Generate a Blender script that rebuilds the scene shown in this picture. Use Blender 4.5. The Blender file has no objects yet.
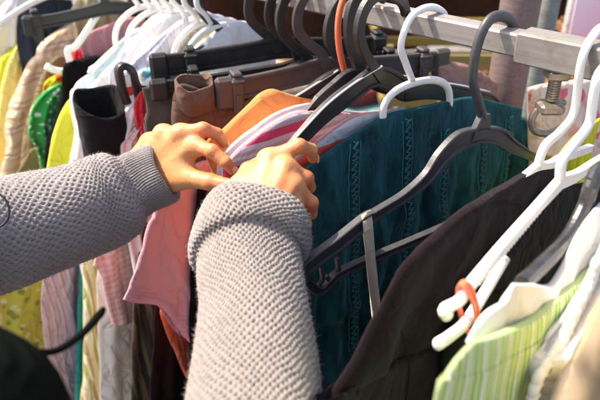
import bpy, math, random
import numpy as np
from mathutils import Vector, Matrix, noise
random.seed(7); rng=np.random.default_rng(7)
S=bpy.context.scene; COL=S.collection
# ------------------------------------------------------------------ camera model
FPX=650.; PIT=math.radians(30); CP,SP=math.cos(PIT),math.sin(PIT); EYE=1.70; RT=1.51
def ray(u,v):
    x=(u-300)/FPX; y=(200-v)/FPX
    return (x,CP+y*SP,-SP+y*CP)
def W(u,v,d):
    r=ray(u,v); return Vector((r[0]*d,r[1]*d,EYE+r[2]*d))
cam=bpy.data.cameras.new('camera'); co=bpy.data.objects.new('camera',cam); COL.objects.link(co)
co.location=(0,0,EYE); co.rotation_euler=(math.radians(60),0,0)
cam.sensor_width=36; cam.lens=FPX/600*36; cam.clip_start=.02; cam.clip_end=500
cam.dof.use_dof=True; cam.dof.focus_distance=.70; cam.dof.aperture_fstop=6.2
S.camera=co
# ------------------------------------------------------------------ objects
def tag(o,label=None,cat=None,group=None,kind=None):
    if label: o['label']=label
    if cat: o['category']=cat
    if group: o['group']=group
    if kind: o['kind']=kind
    return o
def thing(name,label,cat,loc=(0,0,0),group=None,rotz=0,mw=None):
    o=bpy.data.objects.new(name,None); COL.objects.link(o); o.empty_display_size=.05
    if mw is not None: o.matrix_world=mw
    else: o.location=loc; o.rotation_euler=(0,0,rotz)
    return tag(o,label,cat,group)
def mesh(name,V,Fc,mat,parent=None,mw=None,uv=None,smooth=True):
    m=bpy.data.meshes.new(name)
    V=np.asarray(V,dtype=np.float32)
    m.from_pydata([tuple(map(float,p)) for p in V] if len(V)<200 else V.tolist(),[],[list(map(int,f)) for f in Fc] if not isinstance(Fc,np.ndarray) else Fc.tolist())
    if uv is not None:
        lay=m.uv_layers.new(name='UVMap'); li=np.empty(len(m.loops),dtype=np.int32); m.loops.foreach_get('vertex_index',li)
        lay.data.foreach_set('uv',np.asarray(uv,dtype=np.float32)[li].ravel())
    if smooth: m.polygons.foreach_set('use_smooth',[True]*len(m.polygons))
    m.materials.append(mat); m.update()
    o=bpy.data.objects.new(name,m); COL.objects.link(o)
    if parent is not None: o.parent=parent
    if mw is not None: o.matrix_world=mw
    return o
class MB:
    def __init__(s): s.v=[]; s.f=[]
    def add(s,V,Fc):
        n=len(s.v); s.v+= [tuple(p) for p in V]; s.f+=[tuple(i+n for i in f) for f in Fc]; return s
    def box(s,c,d,R=None,bev=0.0):
        x,y,z=[k/2 for k in d]; pts=[]
        if bev<=0:
            P=[(a*x,b*y,e*z) for a in(-1,1) for b in(-1,1) for e in(-1,1)]
            Fc=[(0,1,3,2),(4,6,7,5),(0,4,5,1),(2,3,7,6),(0,2,6,4),(1,5,7,3)]
        else:
            b=min(bev,min(x,y,z)*.9); P=[]; 
            for sx in(-1,1):
                for sy in(-1,1):
                    for sz in(-1,1):
                        P+=[(sx*x,sy*(y-b),sz*(z-b)),(sx*(x-b),sy*y,sz*(z-b)),(sx*(x-b),sy*(y-b),sz*z)]
            def I(sx,sy,sz,k): return (((sx>0)*4+(sy>0)*2+(sz>0))*3+k)
            Fc=[]
            for sg in(-1,1):
                Fc.append([I(sg,-1,-1,0),I(sg,1,-1,0),I(sg,1,1,0),I(sg,-1,1,0)])
                Fc.append([I(-1,sg,-1,1),I(1,sg,-1,1),I(1,sg,1,1),I(-1,sg,1,1)])
                Fc.append([I(-1,-1,sg,2),I(1,-1,sg,2),I(1,1,sg,2),I(-1,1,sg,2)])
            for a in(-1,1):
                for b2 in(-1,1):
                    Fc.append([I(a,b2,-1,0),I(a,b2,1,0),I(a,b2,1,1),I(a,b2,-1,1)])
                    Fc.append([I(a,-1,b2,0),I(a,1,b2,0),I(a,1,b2,2),I(a,-1,b2,2)])
                    Fc.append([I(-1,a,b2,1),I(1,a,b2,1),I(1,a,b2,2),I(-1,a,b2,2)])
                    for e in(-1,1): Fc.append([I(a,b2,e,0),I(a,b2,e,1),I(a,b2,e,2)])
        P=[Vector(p) for p in P]
        if R is not None: P=[R@p for p in P]
        return s.add([p+Vector(c) for p in P],Fc)
    def obj(s,name,mat,parent=None,mw=None,smooth=False):
        o=mesh(name,s.v,s.f,mat,parent,mw,smooth=smooth)
        import bmesh
        b=bmesh.new(); b.from_mesh(o.data); bmesh.ops.recalc_face_normals(b,faces=b.faces); b.to_mesh(o.data); b.free()
        return o
def smooth(P,n=8):
    P=[Vector(p) for p in P]; out=[]
    if len(P)<3:
        return [P[0].lerp(P[-1],i/float(n)) for i in range(n+1)]
    Q=[P[0]*2-P[1]]+P+[P[-1]*2-P[-2]]
    for i in range(1,len(Q)-2):
        a,b,c,d=Q[i-1:i+3]
        for k in range(n):
            t=k/n; out.append(.5*((2*b)+(c-a)*t+(2*a-5*b+4*c-d)*t*t+(3*b-a-3*c+d)*t**3))
    out.append(P[-1]); return out
def lin(v,n): # resample list of floats to n
    return np.interp(np.linspace(0,1,n),np.linspace(0,1,len(v)),v)
ROUND=[(math.cos(a),math.sin(a)) for a in np.linspace(0,2*math.pi,12,endpoint=False)]
BOX=[(1,.82),(.9,1),(-.9,1),(-1,.82),(-1,-.82),(-.9,-1),(.9,-1),(1,-.82)]
IBM=[(1,.8),(.9,1),(.66,1),(.58,.45),(-.58,.45),(-.66,1),(-.9,1),(-1,.8),(-1,-.8),(-.9,-1),(-.66,-1),(-.58,-.45),(.58,-.45),(.66,-1),(.9,-1),(1,-.8)]
def psweep(path,w,h,sec=ROUND,n=8,mb=None,yo=0.0,closed=False,raw=False):
    """sweep a section along a path lying in the local x-z plane; w in-plane width, h thickness in y"""
    P=[Vector((p[0],yo if len(p)<3 else p[2],p[1])) for p in path]
    P=P if raw else smooth(P,n)
    N=len(P); w=lin(w if hasattr(w,'__len__') else [w,w],N); h=lin(h if hasattr(h,'__len__') else [h,h],N)
    V=[];Fc=[];k=len(sec)
    for i,p in enumerate(P):
        a=P[(i-1)%N] if closed else P[max(i-1,0)]; b=P[(i+1)%N] if closed else P[min(i+1,N-1)]
        t=(b-a).normalized(); nn=Vector((-t.z,0,t.x))
        if nn.length<1e-6: nn=Vector((1,0,0))
        nn.normalize(); yy=t.cross(nn).normalized()
        for (q,r) in sec: V.append(p+nn*(q*w[i]/2)+yy*(r*h[i]/2))
    for i in range(N if closed else N-1):
        for j in range(k):
            i2=(i+1)%N
            Fc.append((i*k+j,i*k+(j+1)%k,i2*k+(j+1)%k,i2*k+j))
    if not closed:
        Fc.append(tuple(range(k-1,-1,-1))); Fc.append(tuple((N-1)*k+j for j in range(k)))
    mb=mb or MB(); mb.add(V,Fc); return mb
def tube(pts,r,mb=None,k=10,n=6,raw=False):
    P=[Vector(p) for p in pts]; P=P if raw else smooth(P,n); N=len(P)
    r=lin(r if hasattr(r,'__len__') else [r,r],N)
    t=(P[1]-P[0]).normalized(); up=Vector((0,0,1)) if abs(t.z)<.9 else Vector((1,0,0)); a=t.cross(up).normalized()
    V=[];Fc=[]
    for i,p in enumerate(P):
        t=(P[min(i+1,N-1)]-P[max(i-1,0)]).normalized(); a=(a-t*a.dot(t)).normalized(); b=t.cross(a)
        for j in range(k):
            an=2*math.pi*j/k; V.append(p+(a*math.cos(an)+b*math.sin(an))*r[i])
    for i in range(N-1):
        for j in range(k): Fc.append((i*k+j,i*k+(j+1)%k,(i+1)*k+(j+1)%k,(i+1)*k+j))
    Fc.append(tuple(range(k-1,-1,-1))); Fc.append(tuple((N-1)*k+j for j in range(k)))
    mb=mb or MB(); mb.add(V,Fc); return mb
# ------------------------------------------------------------------ materials
class NT:
    def __init__(s,name):
        s.m=bpy.data.materials.new(name); s.m.use_nodes=True; s.t=s.m.node_tree; s.n=s.t.nodes
        s.b=s.n['Principled BSDF']
    def N(s,t,**k):
        n=s.n.new(t)
        for a,b in k.items():
            if a.startswith('i_'):
                key=a[2:]; key=int(key) if key.isdigit() else key
                n.inputs[key].default_value=b
            else: setattr(n,a,b)
        return n
    def L(s,a,b): s.t.links.new(a,b)
    def math(s,op,a,b=None,c=None):
        n=s.N('ShaderNodeMath',operation=op)
        for i,x in enumerate((a,b,c)):
            if x is None: continue
            if isinstance(x,(int,float)): n.inputs[i].default_value=x
            else: s.L(x,n.inputs[i])
        return n.outputs[0]
    def mix(s,f,a,b,bt='MIX'):
        n=s.N('ShaderNodeMix',data_type='RGBA',blend_type=bt)
        for sk,x in ((n.inputs[0],f),(n.inputs[6],a),(n.inputs[7],b)):
            if isinstance(x,(int,float)): sk.default_value=x
            elif isinstance(x,(tuple,list)): sk.default_value=(*x[:3],1)
            else: s.L(x,sk)
        return n.outputs[2]
    def noise(s,vec,scale,detail=4,rough=.55,dist=0):
        n=s.N('ShaderNodeTexNoise'); n.inputs['Scale'].default_value=scale; n.inputs['Detail'].default_value=detail
        n.inputs['Roughness'].default_value=rough; n.inputs['Distortion'].default_value=dist; s.L(vec,n.inputs['Vector']); return n.outputs[0]
    def map(s,vec,sc):
        n=s.N('ShaderNodeMapping'); n.inputs['Scale'].default_value=sc; s.L(vec,n.inputs[0]); return n.outputs[0]
    def ramp(s,f,stops,interp='LINEAR'):
        n=s.N('ShaderNodeValToRGB'); r=n.color_ramp; r.interpolation=interp
        while len(r.elements)<len(stops): r.elements.new(.5)
        for e,(p,c) in zip(r.elements,stops):
            e.position=p; e.color=(*c,1) if hasattr(c,'__len__') else (c,c,c,1)
        s.L(f,n.inputs[0]); return n.outputs[0]
    def bump(s,h,st,dist=.001,prev=None):
        n=s.N('ShaderNodeBump'); n.inputs['Strength'].default_value=st; n.inputs['Distance'].default_value=dist
        s.L(h,n.inputs['Height'])
        if prev is not None: s.L(prev,n.inputs['Normal'])
        return n.outputs[0]
def cloth(name,col,stripes=None,period=.02,check=None,spots=None,weave=900,rough=.92,sheen=.12,wr=.5,cord=0,var=.12,dist=0,hoop=False,spot_scale=60):
    m=NT(name); tc=m.N('ShaderNodeTexCoord').outputs['UV']; sx=m.N('ShaderNodeSeparateXYZ'); m.L(tc,sx.inputs[0])
    X,Y=sx.outputs[0],sx.outputs[1]
    if dist:
        X=m.math('ADD',X,m.math('MULTIPLY',m.math('SUBTRACT',m.noise(tc,14,2),.5),dist))
    c=(*col,1)
    if stripes:
        f=m.math('FRACT',m.math('DIVIDE',Y if hoop else X,period))
        c=m.ramp(f,stripes,'CONSTANT')
    if check:
        f=m.math('FRACT',m.math('DIVIDE',X,period)); g=m.math('FRACT',m.math('DIVIDE',Y,period))
        s=m.math('MULTIPLY',m.math('ADD',m.math('LESS_THAN',f,.5),m.math('LESS_THAN',g,.5)),.5)
        c=m.mix(s,col,check)
    if spots:
        v=m.N('ShaderNodeTexVoronoi'); v.inputs['Scale'].default_value=spot_scale; m.L(m.map(tc,(1,1,1)),v.inputs['Vector'])
        w=m.math('ADD',v.outputs['Distance'],m.math('MULTIPLY',m.math('SUBTRACT',m.noise(tc,spot_scale*2.5,2),.5),.5))
        msk=m.math('LESS_THAN',w,.34)
        c2=c if not isinstance(c,tuple) else c[:3]
        if len(spots)==2:
            cc=m.mix(m.math('GREATER_THAN',v.outputs['Color'],.5),spots[0],spots[1])
        else: cc=spots[0]
        c=m.mix(msk,c2,cc)
    # slight dye variation
    nz=m.noise(tc,9,5)
    k=m.ramp(nz,[(.25,(1-var,)*3),(.75,(1+0*var,)*3)])
    c=m.mix(1.0,c if not isinstance(c,tuple) else c[:3],k,'MULTIPLY')
    m.L(c,m.b.inputs['Base Color']); m.b.inputs['Roughness'].default_value=rough
    m.b.inputs['Sheen Weight'].default_value=sheen; m.b.inputs['Sheen Roughness'].default_value=.4; m.b.inputs['Specular IOR Level'].default_value=.2 if max(col)>.06 or stripes else .04
    wv=m.math('MULTIPLY',m.math('SINE',m.math('MULTIPLY',X,weave*6.28)),m.math('SINE',m.math('MULTIPLY',Y,weave*6.28)))
    b=m.bump(wv,.35,.0004)
    b=m.bump(m.noise(m.map(tc,(17,9,1)),1,3,.5,.5),wr*.8,.010,b)
    b=m.bump(m.noise(m.map(tc,(70,70,1)),1,4,.6,.3),wr*.5,.004,b)
    rg=m.math('POWER',m.math('SUBTRACT',1,m.math('MULTIPLY',m.math('ABSOLUTE',m.math('SUBTRACT',m.noise(m.map(tc,(20,13,1)),1,2,.5,1.2),.5)),2.2)),7)
    b=m.bump(rg,min(1,wr*1.3),.006,b)
    if cord: b=m.bump(m.math('SINE',m.math('MULTIPLY',X,cord*6.28)),.8,.0012,b)
    m.L(b,m.b.inputs['Normal']); return m.m
def plastic(name,col,rough=.35,dirt=.15,spec=.5,scr=.3):
    m=NT(name); tc=m.N('ShaderNodeTexCoord').outputs['Object']
    n=m.noise(tc,60,6,.65); n2=m.noise(tc,400,3)
    c=m.mix(m.ramp(n,[(.42,(0,0,0)),(.7,(1,1,1))]),col,tuple(min(1,x*(1-dirt)+ .35*dirt*.6) for x in col))
    m.L(c,m.b.inputs['Base Color'])
    r=m.math('ADD',m.math('MULTIPLY',n,.35),rough-.12); m.L(r,m.b.inputs['Roughness'])
    m.b.inputs['Specular IOR Level'].default_value=spec
    m.L(m.bump(n2,scr,.0004,m.bump(n,scr,.001)),m.b.inputs['Normal']); return m.m
def metal(name,col,rough=.4,met=1.0,grunge=.3):
    m=NT(name); tc=m.N('ShaderNodeTexCoord').outputs['Object']
    mp=m.N('ShaderNodeMapping'); mp.inputs['Rotation'].default_value=(0,0,math.radians(-137.8)); m.L(tc,mp.inputs[0])
    n=m.noise(m.map(mp.outputs[0],(5,160,160)),1.2,8,.7,.2); n3=m.noise(tc,45,6,.7)
    d=tuple(x*(1-grunge) for x in col)
    c=m.mix(m.ramp(n,[(.35,(0,0,0)),(.65,(1,1,1))]),d,col)
    c=m.mix(m.ramp(n3,[(.50,(0,0,0)),(.66,(.75,.75,.75))]),c,(.17,.14,.115))
    m.L(c,m.b.inputs['Base Color']); m.b.inputs['Metallic'].default_value=met
    m.L(m.math('ADD',m.math('MULTIPLY',n3,.35),rough-.1),m.b.inputs['Roughness'])
    m.L(m.bump(n,.25,.0006,m.bump(n3,.15,.0006)),m.b.inputs['Normal']); return m.m
def knit_mat(name,col):
    m=NT(name); tc=m.N('ShaderNodeTexCoord').outputs['UV']
    n=m.noise(m.map(tc,(1200,1200,1)),1,5,.7); n2=m.noise(tc,35,5,.6)
    c=m.mix(n,tuple(x*.80 for x in col),tuple(min(1,x*1.12) for x in col)); c=m.mix(m.ramp(n2,[(.35,(0,0,0)),(.7,(.4,.4,.4))]),c,(col[0]*1.1,col[1]*.98,col[2]*.92))
    m.L(c,m.b.inputs['Base Color']); m.b.inputs['Roughness'].default_value=.95; m.b.inputs['Sheen Weight'].default_value=.35
    m.b.inputs['Specular IOR Level'].default_value=.1
    m.L(m.bump(n,.7,.0008),m.b.inputs['Normal']); return m.m
def skin_mat():
    m=NT('skin'); tc=m.N('ShaderNodeTexCoord').outputs['Object']
    n=m.noise(tc,35,5,.6); n2=m.noise(tc,11,3); v=m.N('ShaderNodeTexVoronoi'); v.inputs['Scale'].default_value=900; m.L(tc,v.inputs['Vector'])
    c=m.mix(m.ramp(n,[(.35,(0,0,0)),(.7,(1,1,1))]),(.57,.26,.10),(.50,.185,.07)); c=m.mix(m.ramp(n2,[(.45,(0,0,0)),(.7,(.5,.5,.5))]),c,(.62,.34,.13))
    at=m.N('ShaderNodeAttribute',attribute_name='red'); c=m.mix(m.math('MULTIPLY',at.outputs['Fac'],.8),c,(.55,.15,.06))
    m.L(c,m.b.inputs['Base Color']); m.b.inputs['Roughness'].default_value=.48; m.b.inputs['Subsurface Weight'].default_value=.25
    m.b.inputs['Subsurface Radius'].default_value=(.9,.35,.15); m.b.inputs['Subsurface Scale'].default_value=.004
    b=m.bump(v.outputs['Distance'],.25,.0004); b=m.bump(m.noise(m.map(tc,(110,110,110)),1,6,.62,.5),.6,.0013,b); m.L(b,m.b.inputs['Normal']); return m.m
def ground_mat():
    m=NT('paving'); tc=m.N('ShaderNodeTexCoord').outputs['Object']
    b=m.N('ShaderNodeTexBrick'); b.inputs['Scale'].default_value=2.5; b.inputs['Color1'].default_value=(.20,.18,.165,1); b.inputs['Color2'].default_value=(.14,.13,.125,1); b.inputs['Mortar'].default_value=(.06,.055,.05,1); m.L(tc,b.inputs[0])
    c=m.mix(m.math('MULTIPLY',m.noise(tc,3,8),.5),b.outputs[0],(.1,.09,.08)); m.L(c,m.b.inputs['Base Color']); m.b.inputs['Roughness'].default_value=.85
    m.L(m.bump(m.noise(tc,60,6),.4,.01),m.b.inputs['Normal']); return m.m
M=dict(
 white_pl=plastic('white_plastic',(.86,.84,.79),.42,.12), grey_pl=plastic('grey_plastic',(.045,.046,.050),.38,.10,.5,.5),
 black_pl=plastic('black_plastic',(.012,.0115,.0115),.38,.04,.5,.4), black_gl=plastic('glossy_black_plastic',(.02,.02,.021),.2,.08,.8,.3),
 brown_pl=plastic('brown_plastic',(.045,.038,.038),.45,.08,.5,.3), orange_pl=plastic('orange_plastic',(.8,.16,.06),.4,.1),
 steel=metal('galvanised_steel',(.34,.32,.30),.5,.4,.28), steel2=metal('dull_steel_sleeve',(.25,.238,.22),.6,.3,.28), brass=metal('brassy_steel',(.36,.31,.24),.42,.8,.4),
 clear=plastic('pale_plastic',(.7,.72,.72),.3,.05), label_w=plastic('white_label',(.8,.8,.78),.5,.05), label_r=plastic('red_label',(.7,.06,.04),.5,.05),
 rubber_o=plastic('orange_rubber',(.82,.17,.08),.5,.05), elastic=cloth('beige_elastic',(.80,.68,.52),weave=1500,wr=.2),
 knit=knit_mat('grey_knit',(.275,.255,.25)), knit_w=knit_mat('warm_grey_knit',(.262,.234,.220)), skin=skin_mat())
# ------------------------------------------------------------------ hanger planes
class PL:
    def __init__(s,t,phi,off=0.,dz=0.,tilt=0.):
        ph=math.radians(phi)
        s.o=Vector((.22-.741*t,.70+.671*t,RT+dz)); s.X=Vector((-math.sin(ph),-math.cos(ph),0)); s.Y=Vector((math.cos(ph),-math.sin(ph),0)); s.Z=Vector((0,0,1))
        s.mw=Matrix(((s.X.x,s.Y.x,0,s.o.x),(s.X.y,s.Y.y,0,s.o.y),(0,0,1,s.o.z),(0,0,0,1)))
    def loc(s,u,v,off=0.):
        r=ray(u,v); oy=(s.o.x*s.Y.x+s.o.y*s.Y.y)+off
        t=oy/(r[0]*s.Y.x+r[1]*s.Y.y); q=Vector((r[0]*t-s.o.x,r[1]*t-s.o.y,0))
        return (q.dot(s.X),EYE+r[2]*t-s.o.z)
    def L(s,pts,off=0.): return [s.loc(u,v,off) for u,v in pts]
def resample(P,n):
    P=[Vector((p[0],p[1])) for p in P]
    if len(P)>2: P=smooth([(p.x,p.y,0) for p in P],6); P=[Vector((p.x,p.y)) for p in P]
    d=[0]
    for a,b in zip(P,P[1:]): d.append(d[-1]+(b-a).length)
    t=np.linspace(0,d[-1],n); return np.stack([np.interp(t,d,[p.x for p in P]),np.interp(t,d,[p.y for p in P])],1)
def drape(name,pl,near,top,hem,mat,parent=None,T=.012,fold=.007,nf=5,y0=0.,nu=44,nv=70,seed=0,wr=.004,flare=0.,far=None,open_top=False,pxs=True,botfar=None,bot=None,seam=False):
    """two-sided hanging cloth: near boundary, top boundary (px or local), straight far boundary, hem at local z"""
    A=pl.L(near,y0) if pxs else near; B=pl.L(top,y0) if pxs else top
    B=[A[0]]+list(B)
    F0=B[-1]; fx=F0[0]+(flare if far is None else 0)
    Fr=[F0,(fx if far is None else far,botfar if botfar is not None else hem)]
    if bot is not None:
        bp=pl.L(bot,y0); hem=None; Fr=[F0,bp[-1]]; botc=resample([A[-1]]+bp,nu)
    elif hem<A[-1][1]-.01: A=list(A)+[(A[-1][0]*.98,hem)]
    a=resample(A,nv); b=resample(B,nu); c=resample(Fr,nv)
    u=np.linspace(0,1,nu)[None,:,None]; v=np.linspace(0,1,nv)[:,None,None]
    bot=(a[-1][None,None]*(1-u)+c[-1][None,None]*u) if bot is None else botc[None]
    P=(1-u)*a[:,None]+u*c[:,None]+(1-v)*b[None]+v*bot-((1-u)*(1-v)*a[0]+u*(1-v)*b[-1]+(1-u)*v*a[-1]+u*v*c[-1])
    uu=u[...,0]; vv=v[...,0]
    ph=seed*1.7
    width=abs(a[0][0]-F0[0])
    f=np.sin(2*math.pi*(nf*uu+.12*np.sin(3*vv+ph))+ph)*.6+np.sin(2*math.pi*(nf*1.73*uu-.1*vv)+2*ph)*.4
    f=f*fold*np.clip(vv*2.2,0,1)**.8
    nz=np.array([[noise.noise(Vector((P[i,j,0]*14+seed*9.1,P[i,j,1]*6,seed*3.3)))+.5*noise.noise(Vector((P[i,j,0]*34+P[i,j,1]*10+seed,P[i,j,1]*22,seed*5.3))) for j in range(nu)] for i in range(nv)])
    def rid(x,z,q): return (1-abs(noise.noise(Vector((x,z,q)))))**5
    cr=np.array([[rid(P[i,j,0]*9+P[i,j,1]*5+seed*4.7,P[i,j,1]*7-P[i,j,0]*4,seed*2.1)+.6*rid(P[i,j,0]*20-P[i,j,1]*9+seed*1.7,P[i,j,1]*13,seed*6.1) for j in range(nu)] for i in range(nv)])
    f=f+nz*wr*(.35+.65*np.clip(vv*4,0,1))+(cr-.5)*wr*1.1*np.clip(vv*5+.1,0,1)
    th=.8*T*np.clip(np.sin(math.pi*uu),0,1)**.4*(.25+.75*np.clip(vv*5,0,1)**.6)+.0012
    def side(sg): 
        q=np.empty((nv,nu,3)); q[...,0]=P[...,0]; q[...,2]=P[...,1]; q[...,1]=y0+f+sg*th*np.ones_like(f); return q
    Ft,Bk=side(1),side(-1)
    V=np.concatenate([Ft.reshape(-1,3),Bk.reshape(-1,3)]); n=nu*nv
    idx=np.arange(n).reshape(nv,nu); q=[idx[:-1,:-1].ravel(),idx[:-1,1:].ravel(),idx[1:,1:].ravel(),idx[1:,:-1].ravel()]
    Fc=[np.stack(q,1),np.stack(q[::-1],1)+n]
    for col in (0,nu-1):
        e=idx[:,col]; s_=np.stack([e[:-1],e[1:],e[1:]+n,e[:-1]+n],1); Fc.append(s_ if col==0 else s_[:,::-1])
    if not open_top:
        e=idx[0]; Fc.append(np.stack([e[:-1],e[:-1]+n,e[1:]+n,e[1:]],1))
    Fc=np.concatenate(Fc)
    uv=np.stack([P[...,0],P[...,1]],-1).reshape(-1,2); uv=np.concatenate([uv,uv+.5])
    o=mesh(name,V,Fc,mat,parent,None,uv); o['_']=0; del o['_']
    if seam:
        for k_ in (-4,-6): tube([tuple(Ft[k_,j]+np.array([0,.0009,0])) for j in range(1,nu-2)],.0005,None,5,1,raw=True).obj('hem_stitching',mat,parent,smooth=True)
    if parent is None: o.matrix_world=pl.mw
    def pos(x,z):  # front surface at local x,z (nearest)
        d=(P[...,0]-x)**2+(P[...,1]-z)**2; k=np.argmin(d); i,j=divmod(int(k),nu); return float(Ft[i,j,1])
    return o,pos
def root(name,label,cat,pl,group=None): return thing(name,label,cat,mw=pl.mw,group=group)
# ------------------------------------------------------------------ hangers
HOOK=[(-.030,-.020),(-.027,.000),(-.012,.013),(.008,.013),(.028,.002),(.042,-.020),(.044,-.042),(.032,-.062),(.012,-.080),(.002,-.100)]
def hook_part(root_,mat,w=.0075,h=.0065,sec=ROUND,path=HOOK,tipball=False):
    return psweep(path,w,h,sec,6).obj('hook',mat,root_,smooth=True)
def slim_hanger(pl,label,mat,group,w=.008,hw=.0085,arm=((0,-.10),(.06,-.115),(.13,-.145),(.205,-.185)),sec=ROUND,name='clothes_hanger',hsec=ROUND,bar=True,hook=HOOK,both=True):
    r=root(name,label,'hanger',pl,group)
    hook_part(r,mat,hw,.0075,hsec,hook)
    for s in((1,-1) if both else (1,)):
        psweep([(s*a[0],a[1]) for a in arm],w,.007,sec,8).obj('shoulder_arm',mat,r,smooth=True)
    if bar: psweep([(arm[-1][0],arm[-1][1]),(arm[-1][0]-.01,arm[-1][1]-.02),(arm[-1][0]-.03,arm[-1][1]-.026),(-arm[-1][0]+.03,arm[-1][1]-.026),(-arm[-1][0]+.01,arm[-1][1]-.02),(-arm[-1][0],arm[-1][1])],.006,.005,ROUND,3).obj('trouser_bar',mat,r,smooth=True)
    return r
def crescent_hanger(pl,label,group,mat=None,px=False):
    mat=mat or M['white_pl']; r=root('clothes_hanger',label,'hanger',pl,group)
    hp=[(-.030,-.022),(-.028,.002),(-.012,.014),(.010,.013),(.032,.000),(.048,-.022),(.048,-.042),(.036,-.056),(.026,-.072)]
    cp_=[(.078,-.135),(.076,-.112),(.062,-.092),(.03,-.078),(-.012,-.079),(-.044,-.086),(-.060,-.104),(-.060,-.135)]
    if px: hp=pl.L([(446,24),(444,14),(436,8),(425,8),(412,16),(404,32),(401,48),(406,64),(412,80)]); cp_=pl.L([(383,122),(384,106),(393,93),(410,84),(430,80),(443,83),(449,92),(450,110)])
    hook_part(r,mat,.0085,.008,ROUND,hp)
    psweep(cp_ or [(.078,-.135),(.076,-.112),(.062,-.092),(.03,-.078),(-.012,-.079),(-.044,-.086),(-.060,-.104),(-.060,-.135)],.010,.0075,ROUND,6).obj('crescent',mat,r,smooth=True)
    if px:
        for q,sg in((cp_[0],1),(cp_[-1],-1)): psweep([(q[0],q[1]+.004),(q[0]+sg*.012,q[1]-.02,-.006),(q[0]+sg*.03,q[1]-.04,-.012)],.007,.005).obj('shoulder_arm',mat,r,smooth=True)
        return r
    psweep([(.078,-.133),(.11,-.150),(.135,-.165)],.008,.007).obj('shoulder_arm',mat,r,smooth=True)
    psweep([(-.060,-.133),(-.12,-.15),(-.19,-.175)],.008,.007).obj('shoulder_arm',mat,r,smooth=True)
    return r
def clip_hanger(pl,label,mat,x1=.155,x2=-.185,z=-.115,bh=.022,group=None,steel=None,clipx=(.128,-.155),hook=True):
    r=root('clip_hanger',label,'hanger',pl,group)
    psweep([(-.03,-.018),(-.026,.003),(-.010,.013),(.010,.012),(.028,0),(.040,-.02),(.040,-.045),(.024,-.064),(.006,-.080),(0,-.098)],[.009,.011,.013,.014],.007,BOX,6).obj('hook',mat,r,smooth=False)
    psweep([(x1,z),(x1-.05,z),(.04,z+.006),(0,z+.010),(-.04,z+.006),(x2+.05,z),(x2,z)],[bh,bh,bh*1.0,bh*1.1,bh,bh,bh],.008,IBM,6).obj('bar',mat,r,smooth=False)
    for cx in clipx:
        m=MB(); m.box((cx,.0085,z-.008),(.015,.005,.050),bev=.0015); m.box((cx,-.0085,z-.008),(.015,.005,.050),bev=.0015)
        m.box((cx,0,z+.020),(.013,.020,.006),bev=.002); m.box((cx,.011,z+.012),(.019,.006,.006),bev=.002)
        c=m.obj('clip',mat,r)
        MB().box((cx,.0118,z-.016),(.009,.003,.020),bev=.001).obj('clip_ridge',mat,c)
    for sx in(x1-.012,x2+.012): 
        m=MB(); m.box((sx,0,z-.005),(.026,.014,bh+.014),bev=.004); m.obj('end_block',mat,r)
    return r
# ------------------------------------------------------------------ setting
def sheet(name,x0,x1,y0,y1,z,mat):
    o=mesh(name,[(x0,y0,z),(x1,y0,z),(x1,y1,z),(x0,y1,z)],[(0,1,2,3)],mat); return o
tag(sheet('ground',-150,150,-150,150,0,ground_mat()),kind='structure')
# the rack
RD=Vector((-.741,.671,0)).normalized(); RN=Vector((RD.y,-RD.x,0))
def RP(t,z=0,n=0): return Vector((.22,.70,0))+RD*t+RN*n+Vector((0,0,z))
RR=Matrix((( RD.x,RN.x,0),(RD.y,RN.y,0),(0,0,1)))
rack=thing('clothes_rack','long galvanised steel clothes rail carrying the packed row of garments','clothes rack',RP(.6))
ri=rack.matrix_world.copy()
def rk(o): o.parent=rack; o.matrix_parent_inverse=Matrix.Translation(rack.location).inverted(); return o
def hollow(t0,t1,w,zc):
    return MB().box(RP((t0+t1)/2,zc),(abs(t1-t0),w,w),RR,bev=.0022)
rk(hollow(-.06,2.3,.025,RT-.0125).obj('inner_tube',M['steel']))
rk(hollow(-1.5,-.022,.033,RT-.0135).obj('outer_tube',M['steel2']))
for t in(-1.48,2.28):
    rk(MB().box(RP(t,.75),(.033,.033,1.46),RR,bev=.003).obj('upright',M['steel2']))
    rk(MB().box(RP(t,.02),(.04,.7,.04),RR,bev=.003).obj('foot',M['steel2']))
rk(hollow(-1.46,2.26,.025,.2).obj('lower_tube',M['steel']))
# clamp screw and steel hook under the outer tube
mb=MB(); c=RP(-.066,RT-.030,0)
mb.box((c.x,c.y,c.z-.006),(.022,.022,.010),bev=.002)
pts=[(c.x,c.y,c.z-.010)]
for k in range(9):
    z=c.z-.010-k*.0028; tube([(c.x,c.y,z),(c.x,c.y,z-.0014)],.0068,mb,12,1); tube([(c.x,c.y,z-.0014),(c.x,c.y,z-.0028)],.0058,mb,12,1)
mb.box((c.x,c.y,c.z-.043),(.026,.024,.012),bev=.003)
rk(mb.obj('clamp_screw',M['brass']))
sh=PL(-.055,78)
r=root('steel_hook','loose brassy steel C shaped hook hanging by the threaded clamp screw','hook',sh)
cc=sh.loc(546,118)
psweep([(cc[0]-.018,cc[1]+.016),(cc[0]-.004,cc[1]+.019),(cc[0]+.012,cc[1]+.012),(cc[0]+.017,cc[1]-.002),(cc[0]+.010,cc[1]-.015),(cc[0]-.006,cc[1]-.019),(cc[0]-.022,cc[1]-.014)],.008,.008,ROUND,6).obj('ring',M['brass'],r,smooth=True)
psweep([(cc[0]-.004,cc[1]+.018),(cc[0]-.002,cc[1]+.034),(cc[0]-.001,cc[1]+.048)],.005,.005,ROUND,4).obj('shank',M['brass'],r,smooth=True)

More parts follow.
